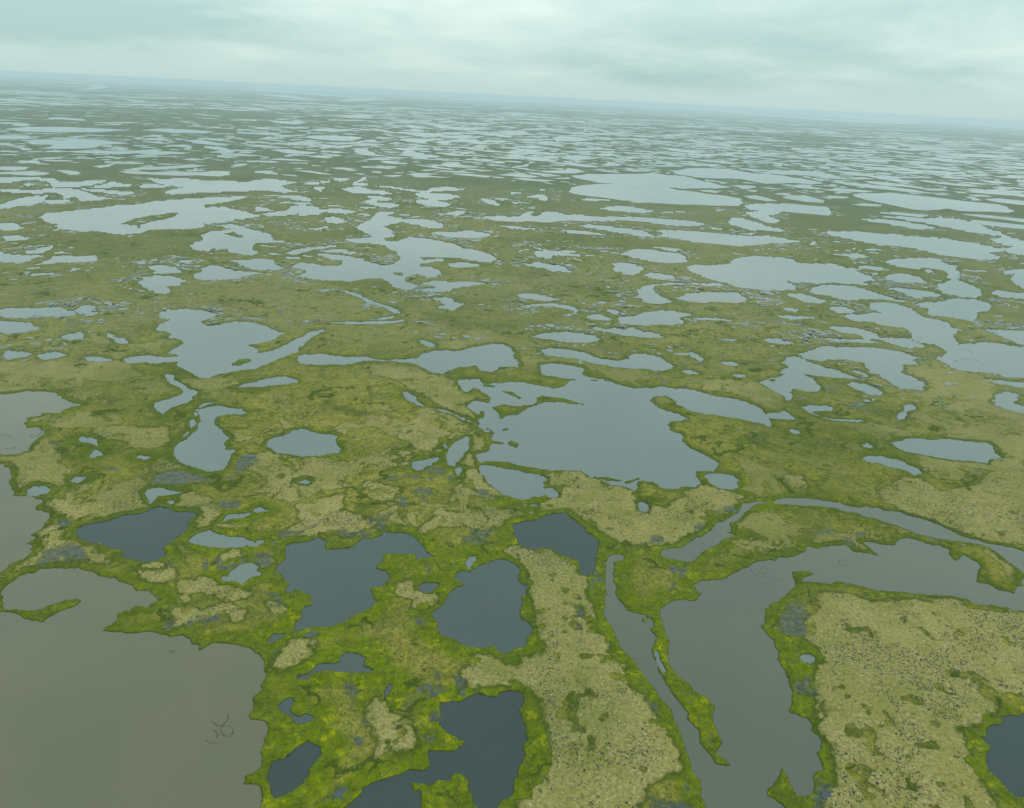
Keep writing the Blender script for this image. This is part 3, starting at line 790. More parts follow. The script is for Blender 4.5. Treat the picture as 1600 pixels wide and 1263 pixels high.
# low dry mounds scattered over the wet meadow, each ringed by a wet moat
warp = (fbm(GX, GY, 50.0, 4, 61) - 0.5) * 70
mound = fbm(GX + warp, GY - warp, 36.0, 6, 71, 0.66)
big = fbm(GX, GY, 260.0, 3, 81)
mound_d = (mound - (0.555 - (big - 0.5) * 0.30)) * 80
mound_d = np.minimum(mound_d, (SD - 5.0))
near_keep = smooth(380, 560, GR)              # close by, the mounds are the traced ones
mound_d = mound_d * near_keep - 14 * (1 - near_keep)
traced = np.minimum(TD, (SD - 2.5) * 1.2)
TF = np.maximum(traced, mound_d)      # >0 dry tussock ground
TUS = np.clip(0.5 + TF / 12.0, 0, 1)
DRY = np.where(traced >= mound_d - 2, 1.0, np.clip(0.5 + 1.6 * (big - 0.35), 0.35, 0.92))
DRY = DRY * (1 - 0.45 * smooth(900, 1700, GR))
MUDF = np.clip(0.5 + MD / 6.0, 0, 1) * (SD > 0)
specks = fbm(GX, GY, 16.0, 4, 91, 0.6)
wetpatch = smooth(0.64, 0.72, specks) * (1 - TUS) * smooth(0.45, 0.6, fbm(GX, GY, 180.0, 2, 95)) * smooth(2, 8, SD)
MUDF = np.maximum(MUDF, wetpatch * 0.8)
# old shore scarps: thin broken steps in the ground
cell = np.maximum(GR * 0.0016, 0.5)
sn = fbm(GX + warp * 0.6, GY + warp * 0.3, 42.0, 5, 131, 0.5)
sgrad = 0.016 + 0.006 * cell
broken = smooth(0.46, 0.58, fbm(GX, GY, 24.0, 3, 141))
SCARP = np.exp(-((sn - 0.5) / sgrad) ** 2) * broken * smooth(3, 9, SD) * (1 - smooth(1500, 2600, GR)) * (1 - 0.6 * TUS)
LUSH = np.clip(0.25 + 0.65 * (1 - smooth(340, 700, GR)) + (fbm(GX, GY, 110.0, 4, 151) - 0.5) * 2.4, 0, 1)
MOSS = smooth(0.52, 0.66, fbm(GX, GY, 120.0, 5, 161, 0.6))

land = np.tanh(SD / 0.7)
relief = (fbm(GX, GY, 2.6, 3, 101, 0.6) - 0.5)
fade_r = 1 - smooth(900, 2600, GR)
Z = np.where(SD > 0, 0.80 * land, 0.9 * land)
hum = smooth(0.8, 3.5, SD)
Z = Z + hum * fade_r * (relief * 0.85 + (fbm(GX, GY, 7.0, 3, 105, 0.6) - 0.5) * 0.7 * (1 - 0.5 * TUS) + (TUS ** 1.5) * (0.75 + (fbm(GX, GY, 14.0, 3, 111) - 0.5) * 0.9)) - 0.45 * MUDF * hum
Z = Z + hum * (fbm(GX, GY, 34.0, 3, 121) - 0.5) * 0.35
Z = Z + hum * fade_r * (smooth(-0.02, 0.02, sn - 0.5) * 0.6 * broken - SCARP * 0.3)
Z = np.where(SD > 0, np.maximum(Z, 0.02 + 0.1 * np.clip(SD, 0, 1)), Z)
plain = smooth(2300, 2750, GR)                 # far out only the lakes' outlines tell, the relief is levelled
Z = Z * (1 - plain) + plain * np.minimum(Z, 0.45)
Z = np.where(GR > 5200, 0.45, Z)

idx = np.arange(NR * NA).reshape(NR, NA)
nxt = np.roll(idx, -1, 1)
quads = np.stack([idx[:-1], idx[1:], nxt[1:], nxt[:-1]], -1).reshape(-1, 4)
zf = Z.ravel()
qz = zf[quads]
ground_faces = quads[qz.max(1) > -0.62]
water_sel = (qz.min(1) < 0.0)
verts = np.stack([GX.ravel(), GY.ravel(), zf], 1)
me = mesh_from('tundra', verts, ground_faces, True)
col = np.zeros((NR * NA, 4), np.float32)
col[:, 0] = np.clip(SD / 40.0, 0, 1).ravel()
col[:, 1] = TUS.ravel()
col[:, 2] = np.clip(MUDF, 0, 1).ravel()
col[:, 3] = smooth(1200, 3800, GR).ravel()  # range mask for the painted distance tone
att = me.color_attributes.new('cover', 'FLOAT_COLOR', 'POINT')
att.data.foreach_set('color', col.ravel())
col[:, 0] = LUSH.ravel()
col[:, 1] = DRY.ravel()
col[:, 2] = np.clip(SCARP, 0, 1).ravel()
col[:, 3] = (1 - smooth(600, 1300, GR)).ravel()
att = me.color_attributes.new('kind_of_ground', 'FLOAT_COLOR', 'POINT')
att.data.foreach_set('color', col.ravel())


# ------------------------------------------------------------------ materials
def new_mat(name):
    mt = bpy.data.materials.new(name)
    mt.use_nodes = True
    return mt, NT(mt.node_tree)


def tundra_material():
    mt, t = new_mat('tundra')
    tc = t.n('ShaderNodeNewGeometry').outputs['Position']
    at = t.n('ShaderNodeAttribute', attribute_name='cover')
    s = t.n('ShaderNodeSeparateColor', i_0=at.outputs['Color'])
    shore, tuss, mudv = s.outputs[0], s.outputs[1], s.outputs[2]
    at2 = t.n('ShaderNodeAttribute', attribute_name='kind_of_ground')
    s2 = t.n('ShaderNodeSeparateColor', i_0=at2.outputs['Color'])
    lush, dry, scarp = s2.outputs[0], s2.outputs[1], s2.outputs[2]
    pz = t.n('ShaderNodeSeparateXYZ', i_0=tc).outputs[2]
    flat = t.vmath('MULTIPLY', tc, (1, 1, 0))
    nL = t.noise(flat, 0.0016, 5, 0.6)
    nA = t.noise(flat, 0.012, 8, 0.65, 0.4)
    nB = t.noise(flat, 0.05, 7, 0.66, 0.6)
    nC = t.noise(flat, 0.25, 6, 0.72)
    nD = t.noise(flat, 0.85, 3, 0.75)
    nE = t.noise(flat, 0.45, 5, 0.78)
    nF = t.noise(flat, 0.0045, 9, 0.68)
    # wet meadow: sedge green with brown and yellow moss patches
    mixC = t.math('ADD', t.math('MULTIPLY', nC, 0.55), t.math('MULTIPLY', t.noise(flat, 0.075, 8, 0.75), 0.45))
    green = t.mix(t.step(mixC, 0.38, 0.60), C['meadow_dark'], C['meadow_light'])
    brown = t.mix(t.step(mixC, 0.38, 0.62), C['brown_dark'], C['brown_light'])
    inner = t.math('ADD', t.math('MULTIPLY', shore, 0.7), t.math('MULTIPLY', nA, 0.95))
    meadow = t.mix(t.step(inner, 0.50, 0.80), green, brown)
    yel = t.math('MULTIPLY', t.step(nB, 0.53, 0.66), t.step(nA, 0.42, 0.58))
    meadow = t.mix(t.math('MULTIPLY', yel, t.math('MULTIPLY', at2.outputs['Alpha'], 0.75)), meadow, t.mix(t.step(nC, 0.36, 0.64), C['moss_dark'], C['moss']))
    wetg = t.math('MULTIPLY', t.step(t.noise(flat, 0.016, 7, 0.6, 0.5), 0.54, 0.66), 0.7)
    meadow = t.mix(wetg, meadow, C['drain'])
    meadow = t.mix(t.math('MULTIPLY', t.step(t.noise(flat, 0.03, 7, 0.7), 0.56, 0.66), 0.45), meadow, C['sere'])
    # bright fringe along the water
    fr = t.math('ADD', t.math('MULTIPLY', shore, 40.0), t.math('MULTIPLY', t.math('SUBTRACT', nB, 0.5), 24.0))
    width = t.math('ADD', 2.0, t.math('MULTIPLY', lush, 6.0))
    fringe_f = t.math('SUBTRACT', 1.0, t.step(fr, width, t.math('MULTIPLY', width, 2.2)))
    fringe = t.mix(t.step(mixC, 0.40, 0.60), C['fringe_dark'], C['fringe_light'])
    fringe = t.mix(t.math('MULTIPLY', t.step(t.noise(flat, 0.09, 6, 0.68), 0.53, 0.66), 0.75), fringe, C['fringe_yellow'])
    fringe = t.mix(t.math('MULTIPLY', t.step(nF, 0.5, 0.62), 0.45), fringe, C['meadow_dark'])
    fringe = t.mix(t.math('SUBTRACT', 1.0, lush), fringe, C['drain'])
    ground = t.mix(t.math('MULTIPLY', fringe_f, t.math('ADD', 0.55, t.math('MULTIPLY', lush, 0.45))), meadow, fringe)
    # dry tussock ground
    tcol = t.mix(t.step(nE, 0.32, 0.66), C['tuss_dark'], C['tuss_light'])
    tcol = t.mix(t.math('MULTIPLY', t.step(nB, 0.40, 0.64), 0.5), tcol, C['tuss_green'])
    tcol = t.mix(t.math('MULTIPLY', t.step(nA, 0.46, 0.62), 0.35), tcol, C['tuss_warm'])
    tcol = t.mix(t.math('MULTIPLY', t.step(nD, 0.60, 0.70), 0.6), tcol, C['tuss_pale'])
    dark = t.math('MULTIPLY', t.step(t.math('SUBTRACT', 1.0, nD), 0.56, 0.64), t.step(t.noise(flat, 0.06, 5, 0.6), 0.47, 0.60))
    tcol = t.mix(t.math('MULTIPLY', dark, 0.75), tcol, C['shrub'])
    tedge = t.math('ADD', tuss, t.math('MULTIPLY', t.math('SUBTRACT', nC, 0.5), 0.75))
    moat = t.math('MULTIPLY', t.math('MULTIPLY', t.step(tedge, 0.20, 0.42), 0.85), dry)
    ground = t.mix(moat, ground, C['moat'])
    ground = t.mix(t.math('MULTIPLY', t.step(tedge, 0.38, 0.64), dry), ground, tcol)
    far_brown = t.math('MULTIPLY', t.step(t.noise(flat, 0.006, 7, 0.62, 0.8), 0.50, 0.60), t.math('SUBTRACT', 1.0, at2.outputs['Alpha']))
    ground = t.mix(t.math('MULTIPLY', far_brown, 0.65), ground, t.mix(t.step(mixC, 0.4, 0.6), C['heath_dark'], C['heath']))
    ground = t.mix(t.math('MULTIPLY', t.math('SUBTRACT', 1.0, at2.outputs['Alpha']), 0.62), ground, t.mix(t.step(mixC, 0.36, 0.64), C['mid_dark'], C['mid_light']))
    # distance tone painted into the colour: darker, greyer ground towards the horizon
    ground = t.mix(t.math('MULTIPLY', at.outputs['Alpha'], 0.80), ground, C['far_tone'])
    # wet mud and pools between hummocks
    nW = t.noise(t.vmath('MULTIPLY', flat, (1.0, 1.5, 1.0)), 0.30, 6, 0.78, 0.8)
    medge = t.math('ADD', mudv, t.math('MULTIPLY', t.math('SUBTRACT', nW, 0.5), 4.0))
    mudf = t.step(medge, 0.55, 0.72)
    ground = t.mix(t.math('MULTIPLY', t.step(mudv, 0.3, 0.6), 0.45), ground, C['moat'])
    ground = t.mix(t.math('MULTIPLY', mudf, 0.9), ground, t.mix(t.step(nC, 0.4, 0.6), C['mud_dark'], C['mud_light']))
    # a dark green line follows each scarp
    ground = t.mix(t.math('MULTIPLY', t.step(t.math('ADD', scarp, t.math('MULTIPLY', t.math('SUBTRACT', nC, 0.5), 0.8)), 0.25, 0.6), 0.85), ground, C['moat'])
    # bank shade and reflection, painted as a dark band on the lowest ground
    bank_shade = t.math('SUBTRACT', 1.0, t.step(pz, 0.22, 0.46))
    ground = t.mix(t.math('MULTIPLY', bank_shade, t.math('SUBTRACT', 0.92, t.math('MULTIPLY', mudv, 0.9))), ground, C['bank_shade'])
    # broad tone of the country
    ground = t.mix(t.math('MULTIPLY', t.step(nL, 0.42, 0.62), 0.30), ground, C['drain'])
    # thin dark seams of wet sedge winding through the country
    for sc, wd, sd in ((0.020, 0.013, 0.0), (0.048, 0.020, 40.0)):
        ln = t.noise(t.vmath('ADD', flat, (sd, sd * 2, 0.0)), sc, 6, 0.55, 1.2)
        ln = t.math('SUBTRACT', 1.0, t.step(t.math('ABSOLUTE', t.math('SUBTRACT', ln, 0.5)), wd * 0.4, wd * 1.3))
        ln = t.math('MULTIPLY', t.math('MULTIPLY', ln, t.step(nB, 0.44, 0.54)), t.math('SUBTRACT', 1.0, t.math('MULTIPLY', lush, 0.7)))
        ground = t.mix(t.math('MULTIPLY', ln, t.math('SUBTRACT', 0.75, t.math('MULTIPLY', tuss, 0.5))), ground, C['moat'])
    ground = t.mix(t.math('MULTIPLY', t.step(nF, 0.48, 0.62), 0.35), ground, C['drain'])
    b = t.n('ShaderNodeBump', i_Strength=1.0, i_Distance=0.8,
            i_Height=t.math('ADD', t.math('MULTIPLY', nD, 0.7), t.math('MULTIPLY', nE, 1.0)))
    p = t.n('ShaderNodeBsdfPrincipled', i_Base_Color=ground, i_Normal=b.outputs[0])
    t.link(t.math('SUBTRACT', 0.95, t.math('MULTIPLY', mudf, 0.5)), p.inputs['Roughness'])
    t.link(t.math('MULTIPLY', mudf, 0.25), p.inputs['Specular IOR Level'])
    t.n('ShaderNodeOutputMaterial', i_Surface=p.outputs[0])
    return mt


C = dict(mid_dark=(0.100, 0.108, 0.042), mid_light=(0.205, 0.198, 0.095),
         heath_dark=(0.085, 0.085, 0.034), heath=(0.165, 0.150, 0.075),
         meadow_dark=(0.066, 0.080, 0.006), meadow_light=(0.175, 0.175, 0.016),
         brown_dark=(0.110, 0.104, 0.018), brown_light=(0.240, 0.212, 0.044),
         moss_dark=(0.14, 0.14, 0.006), moss=(0.31, 0.285, 0.012), drain=(0.044, 0.068, 0.006),
         sere=(0.235, 0.21, 0.085), far_tone=(0.080, 0.100, 0.066),
         fringe_dark=(0.062, 0.090, 0.001), fringe_light=(0.140, 0.165, 0.002), fringe_yellow=(0.28, 0.275, 0.002),
         tuss_dark=(0.125, 0.110, 0.036), tuss_light=(0.310, 0.268, 0.108), tuss_green=(0.180, 0.170, 0.030),
         tuss_warm=(0.26, 0.215, 0.08), tuss_pale=(0.38, 0.345, 0.18), shrub=(0.036, 0.042, 0.016), moat=(0.034, 0.054, 0.005),
         mud_dark=(0.030, 0.036, 0.020), mud_light=(0.100, 0.100, 0.062), bank_shade=(0.028, 0.040, 0.006))


def water_material(name, colour, silt, ior=1.6):
    mt, t = new_mat(name)
    pos = t.n('ShaderNodeNewGeometry').outputs['Position']
    flat = t.vmath('MULTIPLY', pos, (1, 1, 0))
    n1 = t.noise(flat, 0.006, 4, 0.55, 0.5)
    c = t.mix(t.step(n1, 0.3, 0.7), colour, silt)
    ripple = t.noise(flat, 0.9, 3, 0.6)
    calm = t.noise(flat, 0.012, 3, 0.5)
    b = t.n('ShaderNodeBump', i_Distance=0.05, i_Height=ripple)
    t.link(t.math('MULTIPLY', t.step(calm, 0.3, 0.7), 0.6), b.inputs['Strength'])
    p = t.n('ShaderNodeBsdfPrincipled', i_Base_Color=c, i_Roughness=t.math('ADD', 0.03, t.math('MULTIPLY', t.step(t.noise(flat, 0.007, 5, 0.6, 1.0), 0.4, 0.65), 0.10)), i_IOR=ior, i_Normal=b.outputs[0])
    t.n('ShaderNodeOutputMaterial', i_Surface=p.outputs[0])
    return mt


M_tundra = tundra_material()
WATER = {'t': water_material('turbid_water', (0.062, 0.054, 0.024), (0.082, 0.067, 0.028), 1.6),
         'n': water_material('deep_lake_water', (0.014, 0.026, 0.025), (0.022, 0.033, 0.030), 1.55),
         'c': water_material('channel_water', (0.044, 0.047, 0.030), (0.058, 0.056, 0.034), 1.6),
         'm': water_material('lake_water', (0.046, 0.060, 0.056), (0.056, 0.068, 0.060), 1.9),
         'd': water_material('dark_pond_water', (0.004, 0.012, 0.013), (0.007, 0.016, 0.016), 1.5)}
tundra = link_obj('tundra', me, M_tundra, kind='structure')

# ------------------------------------------------------------------ the lakes close enough to have banks
lab = label_map.copy()
for _ in range(14):
    for ax, sh in ((0, 1), (0, -1), (1, 1), (1, -1)):
        nb = np.roll(lab, sh, ax)
        lab = np.where(lab == 0, nb, lab)
fl = lab.ravel()[quads[:, 0]]
sel = np.nonzero(water_sel & (fl > 0) & (GR.ravel()[quads[:, 0]] < 5000))[0]
order = sel[np.argsort(fl[sel], kind='stable')]
fls = fl[order]
starts = np.searchsorted(fls, np.arange(1, len(near_lakes) + 2))
flatv = verts.copy()
flatv[:, 2] = 0.0
for i, (k, p) in enumerate(near_lakes):
    fs = quads[order[starts[i]:starts[i + 1]]]
    if len(fs) == 0:
        continue
    used, inv = np.unique(fs, return_inverse=True)
    lm = mesh_from('lake', flatv[used], inv.reshape(-1, 4), True)
    link_obj('lake', lm, WATER[k], kind='structure')


# ------------------------------------------------------------------ lakes far off: low sheets on the level plain
def outline_mesh(pts, z):
    """tessellated polygon"""
    from mathutils.geometry import tessellate_polygon
    tris = tessellate_polygon([[Vector((x, y, 0)) for x, y in pts]])
    return np.column_stack([pts, np.full(len(pts), z)]), np.array(tris, np.int64).reshape(-1, 3)


rng = np.random.default_rng(11)


def roughen(pts, amp):
    for it in range(2):
        q = np.roll(pts, -1, 0)
        d = q - pts
        L = np.hypot(d[:, 0], d[:, 1])
        mid = (pts + q) / 2 + np.column_stack([-d[:, 1], d[:, 0]]) * (rng.random(len(pts))[:, None] - 0.5) * amp
        pts = np.stack([pts, mid], 1).reshape(-1, 2)
    return pts


fi = 0
for k, p in far_lakes:
    v, f = outline_mesh(roughen(p, 0.20 if np.hypot(p[:, 0], p[:, 1]).mean() < 5500 else 0.0), (0.55 if np.hypot(p[:, 0], p[:, 1]).mean() < 3600 else 1.05) + 0.0006 * fi)
    fi += 1
    if len(f):
        link_obj('lake', mesh_from('lake', v, f), WATER[k], kind='structure')

# the countless lakes beyond: irregular outlines strewn over the plain, none across a traced one
boxes = [(p[:, 0].min(), p[:, 0].max(), p[:, 1].min(), p[:, 1].max(), p) for _, p in lakes_all]


def inside(poly, x, y):
    x1, y1 = poly[:, 0], poly[:, 1]
    x2, y2 = np.roll(x1, -1), np.roll(y1, -1)
    c = (y1 > y) != (y2 > y)
    if not c.any():
        return False
    return bool(np.count_nonzero(x < (x2[c] - x1[c]) * (y - y1[c]) / (y2[c] - y1[c]) + x1[c]) & 1)


def blocked(pts):
    bx0, bx1, by0, by1 = pts[:, 0].min(), pts[:, 0].max(), pts[:, 1].min(), pts[:, 1].max()
    for a0, a1, b0, b1, poly in boxes:
        if a1 < bx0 or a0 > bx1 or b1 < by0 or b0 > by1:
            continue
        for x, y in pts[::3]:
            if inside(poly, x, y):
                return True
    return False


def blob(cx, cy, size, elong, ang):
    n = int(rng.integers(14, 26))
    th = np.arange(n) / n * 2 * math.pi
    rr = np.ones(n)
    for h in range(2, 7):
        rr += rng.normal(0, 0.34 / h) * np.cos(h * th + rng.random() * 6.28)
    rr = np.clip(rr, 0.25, 2.2) * (1 + rng.normal(0, 0.07, n))
    x, y = rr * np.cos(th) * size * elong, rr * np.sin(th) * size / elong
    ca, sa = math.cos(ang), math.sin(ang)
    return np.column_stack([cx + x * ca - y * sa, cy + x * sa + y * ca])


def strew(count, r0, r1, size_of, zbase, z_step, dens=None, check=True, lim=44):
    V, Fc, n0, made = [], [], 0, 0
    lr0, lr1 = math.log(r0), math.log(r1)
    for i in range(count):
        r = math.exp(lr0 + (lr1 - lr0) * rng.random())
        a = (rng.random() * 2 - 1) * lim * DEG
        cx, cy = r * math.sin(a), r * math.cos(a)
        if dens is not None and rng.random() > dens(cx, cy):
            continue
        p = blob(cx, cy, size_of(r), math.exp(abs(rng.normal(0, 0.30))), rng.random() * 3.14)
        if check and blocked(p):
            continue
        v, f = outline_mesh(p, zbase + z_step * made)
        made += 1
        if len(f) == 0:
            continue
        V.append(v)
        Fc.append(f + n0)
        n0 += len(v)
    return np.concatenate(V), np.concatenate(Fc)


def patchy(cx, cy):
    v = fbm(np.array([cx]), np.array([cy]), 2600.0, 3, 201)[0]
    return float(0.15 + 0.85 * smooth(0.34, 0.56, v))


V, Fc = strew(20000, 3000, 16000, lambda r: 20 * (r / 4000) ** 0.8 * math.exp(rng.normal(0, 0.6)), 0.60, 0.00001,
              lambda x, y: patchy(x, y) * 0.8 * float(smooth(2200, 5200, math.hypot(x, y))))
link_obj('distant_lakes', mesh_from('distant_lakes', V, Fc), WATER['m'], kind='stuff',
         label='countless small far lakes strewn over the hazy plain', cat='lakes')
V, Fc = strew(1700, 15000, 60000, lambda r: 130 * (r / 15000) ** 0.8 * math.exp(rng.normal(0, 0.5)), 0.80, 0.00008, patchy)
link_obj('horizon_lakes', mesh_from('horizon_lakes', V, Fc), WATER['m'], kind='stuff',
         label='faint strips of water below the horizon', cat='lakes')

# tiny pools glinting between the nearer lakes
V, Fc, n0, made = [], [], 0, 0
jj, ii = np.nonzero((SD > 2.5) & (SD < 40) & (GR > 650) & (GR < 3200) & (np.abs(np.arctan2(GX, GY)) < 40 * DEG))
glint_n = fbm(GX[jj, ii], GY[jj, ii], 70.0, 3, 301, 0.6)
wgt = (smooth(0.52, 0.64, glint_n) + 0.04) * smooth(850, 1500, GR[jj, ii])
pick = rng.choice(len(jj), 5200, replace=False, p=wgt / wgt.sum())
for k in pick:
    j, i = jj[k], ii[k]
    sz = (0.6 + GR[j, i] * 0.0013) * math.exp(rng.normal(0, 0.45))
    p = blob(GX[j, i], GY[j, i], min(sz, float(SD[j, i]) * 0.8), math.exp(abs(rng.normal(0, 0.35))), rng.normal(0.0, 0.8))
    ring = np.column_stack([p, np.full(len(p), max(Z[j, i], Z[j - 1:j + 2, i - 2:i + 3].max()) + 0.05)])
    v, f = outline_mesh(p, ring[0, 2])
    if len(f):
        V.append(v)
        Fc.append(f + n0)
        n0 += len(v)
link_obj('meadow_pools', mesh_from('meadow_pools', np.concatenate(V), np.concatenate(Fc)), WATER['m'], kind='stuff',
         label='tiny bright pools speckling the meadow between lakes', cat='pools')

V, Fc, n0 = [], [], 0
cellarea = (RAD * np.abs(np.gradient(RAD)))[:, None] * np.abs(np.gradient(AZ))[None, :]
wmud = (np.clip(MUDF - 0.35, 0, 1) * cellarea * (GR < 1100) * (SD > 1.5) * (np.abs(np.arctan2(GX, GY)) < 46 * DEG)).ravel()
cum = np.cumsum(wmud)
for k in np.searchsorted(cum, rng.random(1300) * cum[-1]):
    j, i = k // NA, k % NA
    p = blob(GX[j, i], GY[j, i], 0.85 * math.exp(rng.normal(0, 0.45)), math.exp(abs(rng.normal(0, 0.15))), rng.normal(0.0, 0.5))
    v, f = outline_mesh(p, Z[j, i] + 0.10 + 0.02 * rng.random())
    if len(f):
        V.append(v)
        Fc.append(f + n0)
        n0 += len(v)
link_obj('bog_pools', mesh_from('bog_pools', np.concatenate(V), np.concatenate(Fc)), WATER['n'], kind='stuff',
         label='small grey pools between hummocks in the wet boggy patches', cat='pools')

# ------------------------------------------------------------------ plants large enough to show as single dots
def plant_material(name, c0, c1, rough=0.8):
    mt, t = new_mat(name)
    pos = t.n('ShaderNodeNewGeometry').outputs['Position']
    c = t.mix(t.step(t.noise(pos, 0.6, 2, 0.6), 0.35, 0.65), c0, c1)
    p = t.n('ShaderNodeBsdfPrincipled', i_Base_Color=c, i_Roughness=rough)
    t.n('ShaderNodeOutputMaterial', i_Surface=p.outputs[0])
    return mt


def scatter(name, weight, count, wid, hgt, sides, mat, label, cat, spike=1.0):
    """low clumps: a ring at the ground, a wider ring above it and a ragged top"""
    wf = weight.ravel()
    cum = np.cumsum(wf)
    at = np.searchsorted(cum, rng.random(count) * cum[-1])
    j, i = at // NA, at % NA
    x = GX[j, i] + (rng.random(count) - 0.5) * GR[j, i] * 0.002
    y = GY[j, i] + (rng.random(count) - 0.5) * GR[j, i] * 0.002
    z = Z[j, i]
    w = wid * np.exp(rng.normal(0, 0.35, count))
    h = hgt * np.exp(rng.normal(0, 0.30, count))
    th = np.arange(sides)[None, :] / sides * 2 * math.pi + rng.random(count)[:, None] * 6.28
    rr = w[:, None] * (0.7 + 0.6 * rng.random((count, sides)))
    low = np.stack([x[:, None] + rr * np.cos(th), y[:, None] + rr * np.sin(th),
                    np.broadcast_to((z - 0.12)[:, None], rr.shape)], -1)
    r2 = rr * 0.72
    mid = np.stack([x[:, None] + r2 * np.cos(th + 0.4), y[:, None] + r2 * np.sin(th + 0.4),
                    z[:, None] + h[:, None] * (0.45 + 0.5 * rng.random((count, sides)))], -1)
    top = np.stack([x, y, z + h * spike], -1)[:, None, :]
    v = np.concatenate([low, mid, top], 1)
    n = 2 * sides + 1
    k = np.arange(sides)
    k1 = (k + 1) % sides
    f = np.concatenate([np.stack([k, k1, sides + k], 1), np.stack([k1, sides + k1, sides + k], 1),
                        np.stack([sides + k, sides + k1, np.full(sides, 2 * sides)], 1)])
    fa = (np.arange(count)[:, None, None] * n + f[None]).reshape(-1, 3)
    link_obj(name, mesh_from(name, v.reshape(-1, 3), fa), mat, kind='stuff', label=label, cat=cat)


view = (np.abs(np.arctan2(GX, GY)) < 47 * DEG) & (GR > 190)
area = (RAD * np.gradient(RAD))[:, None] * np.gradient(np.unwrap(AZ))[None, :]
near = view * area * (1 - smooth(520, 900, GR))
clus = smooth(0.50, 0.64, fbm(GX, GY, 22.0, 4, 401, 0.6)) + 0.04
scatter('dwarf_shrubs', near * (TUS > 0.6) * (MUDF < 0.3) * (DRY > 0.9) * clus, 11000, 0.36, 0.36, 4,
        plant_material('dwarf_shrub', (0.016, 0.024, 0.010), (0.040, 0.046, 0.020)),
        'dark dwarf shrubs dotting the pale tussock ground', 'shrubs')
clus2 = smooth(0.48, 0.66, fbm(GX, GY, 15.0, 4, 411, 0.6)) + 0.12
scatter('grass_tussocks', near * (TUS > 0.55) * (MUDF < 0.3) * (DRY > 0.9) * clus2, 12000, 0.27, 0.24, 4,
        plant_material('dry_grass', (0.23, 0.20, 0.075), (0.38, 0.335, 0.17)),
        'pale dry grass tussocks on the raised ground', 'grass')
scatter('sedge', near * (TUS < 0.4) * (SD > 0.5) * (MUDF < 0.3) * (0.15 + LUSH), 26000, 0.42, 0.42, 4,
        plant_material('sedge_green', (0.036, 0.060, 0.002), (0.100, 0.125, 0.004)),
        'green sedge clumps along the lake shores and in the wet meadow', 'sedge', 1.3)

# ------------------------------------------------------------------ rings of weed floating on the lakes
def weed_ring(label, parts):
    """each strand a low, ragged ribbon of weed lying on the water"""
    c = project(*np.array(parts[0][0], float).T).mean(0)
    root = bpy.data.objects.new('floating_weed', None)
    COL.objects.link(root)
    root.location = (c[0], c[1], 0)
    root['label'], root['category'], root['group'] = label, 'floating weed', 'rings of weed floating on the lakes'
    for pts, wd in parts:
        p = project(*np.array(pts, float).T) - c
        for _ in range(3):
            q = np.empty((2 * len(p) - 2, 2))
            q[0::2] = p[:-1] * 0.75 + p[1:] * 0.25
            q[1::2] = p[:-1] * 0.25 + p[1:] * 0.75
            p = np.concatenate([p[:1], q, p[-1:]])
        d = np.gradient(p, axis=0)
        nrm = np.stack([-d[:, 1], d[:, 0]], 1) / np.maximum(np.hypot(d[:, 0], d[:, 1]), 1e-6)[:, None]
        wv = (wd + 0.3) * (0.25 + 1.1 * rng.random(len(p)))[:, None]
        n = len(p)
        v = np.concatenate([np.column_stack([p + nrm * wv, np.full(n, -0.05)]), np.column_stack([p, np.full(n, 0.07)]),
                            np.column_stack([p - nrm * wv, np.full(n, -0.05)])])
        k = np.arange(n - 1)
        f = np.concatenate([np.stack([k, k + 1, n + k + 1, n + k], 1), np.stack([n + k, n + k + 1, 2 * n + k + 1, 2 * n + k], 1)])
        link_obj('weed_strand', mesh_from('weed_strand', v, f), M_weed, parent=root)


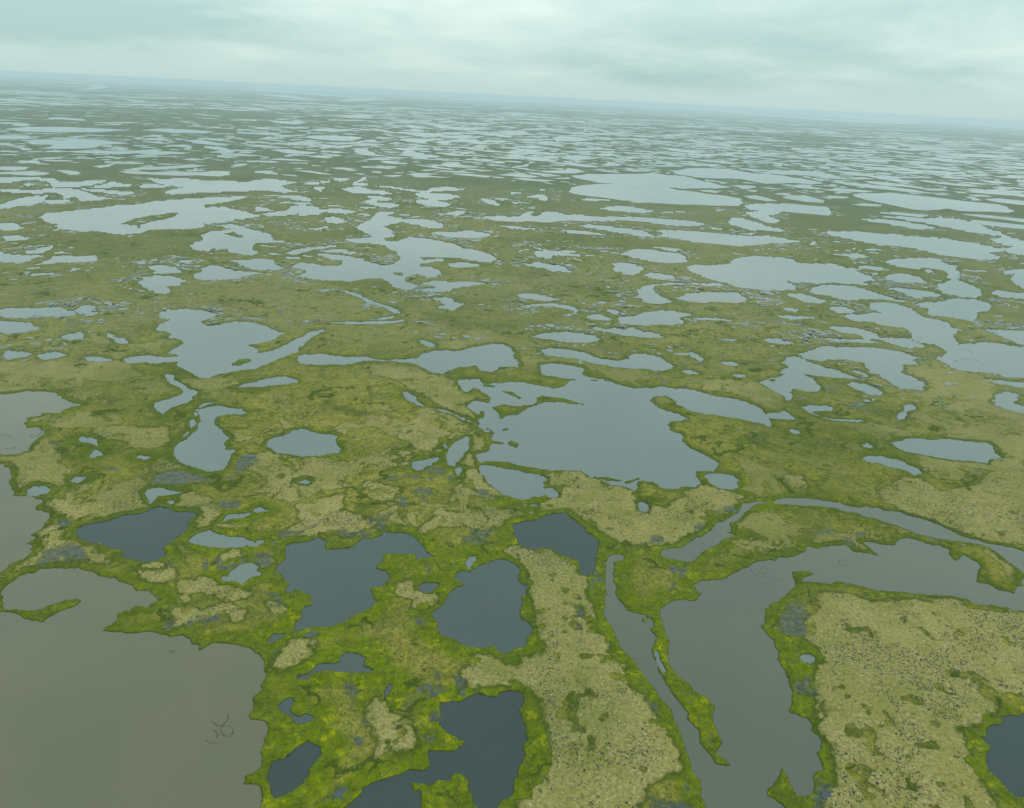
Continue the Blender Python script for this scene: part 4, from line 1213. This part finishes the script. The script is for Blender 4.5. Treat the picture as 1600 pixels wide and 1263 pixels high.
M_weed = plant_material('water_weed', (0.036, 0.038, 0.022), (0.060, 0.062, 0.038), 1.0)
weed_ring('looping dark weed rings on the big brown lake at the lower left',
          [([(357, 1115), (356, 1124), (349, 1133), (340, 1135), (332, 1128)], 0.5),
           ([(345, 1136), (355, 1133), (365, 1138), (364, 1147), (355, 1152), (346, 1147), (345, 1137)], 0.5),
           ([(333, 1140), (341, 1146), (338, 1153)], 0.5), ([(320, 1155), (328, 1162), (340, 1160)], 0.3)])
weed_ring('small faint weed ring near the north shore of the big brown lake',
          [([(264, 1018), (271, 1016), (276, 1019), (270, 1021), (264, 1018)], 0.35)])
weed_ring('tangled weed loops off the shore where the brown channel widens',
          [([(1172, 888), (1178, 898), (1188, 903), (1196, 900), (1192, 893), (1184, 894)], 0.35),
           ([(1196, 900), (1205, 905), (1215, 908), (1224, 907)], 0.3), ([(1186, 889), (1196, 887), (1203, 891)], 0.25),
           ([(1195, 912), (1204, 910), (1212, 914), (1208, 920)], 0.3)])
weed_ring('single open weed ring off the grassy spit of the eastern lake',
          [([(1322, 877), (1314, 874), (1309, 879), (1313, 884), (1322, 883)], 0.4), ([(1328, 889), (1334, 890)], 0.3)])
weed_ring('crescent of weed beside the notched shore of the upper left lake',
          [([(46, 681), (54, 684), (60, 680), (66, 675), (64, 669), (57, 672)], 0.5), ([(9, 700), (16, 703), (24, 698), (22, 701)], 0.4),
           ([(0, 682), (8, 678), (15, 682), (18, 684)], 0.4)])
weed_ring('faint curl of weed in the square dark pond west of the pale ridge',
          [([(754, 944), (762, 941), (770, 944), (774, 949)], 0.35)])
weed_ring('long weed loops in the western end of the large eastern lake',
          [([(1490, 566), (1500, 562), (1512, 560), (1525, 563), (1535, 567)], 0.8), ([(1502, 547), (1512, 548), (1521, 551), (1514, 552)], 0.6)])
weed_ring('twin weed squiggles at the eastern end of the large eastern lake',
          [([(1578, 549), (1586, 551), (1595, 550)], 0.7), ([(1553, 580), (1564, 583), (1577, 585)], 0.6)])

# ------------------------------------------------------------------ haze
def haze_box():
    R = 90000.0
    x0, x1, y0, y1, z0, z1 = -R, R, -R, R * 1.1, -6.0, H + 8.0
    v = np.array([(x, y, z) for z in (z0, z1) for y in (y0, y1) for x in (x0, x1)], float)
    f = np.array([(0, 2, 3, 1), (4, 5, 7, 6), (0, 1, 5, 4), (2, 6, 7, 3), (0, 4, 6, 2), (1, 3, 7, 5)])
    mt, t = new_mat('haze')
    pv = t.n('ShaderNodeVolumePrincipled', i_Color=(0.70, 0.80, 0.90, 1.0), i_Density=HAZE, i_Anisotropy=0.2)
    t.n('ShaderNodeOutputMaterial', i_Volume=pv.outputs[0])
    link_obj('haze', mesh_from('haze', v, f), mt, kind='stuff', label='thin bluish haze lying over the whole delta', cat='haze')


haze_box()
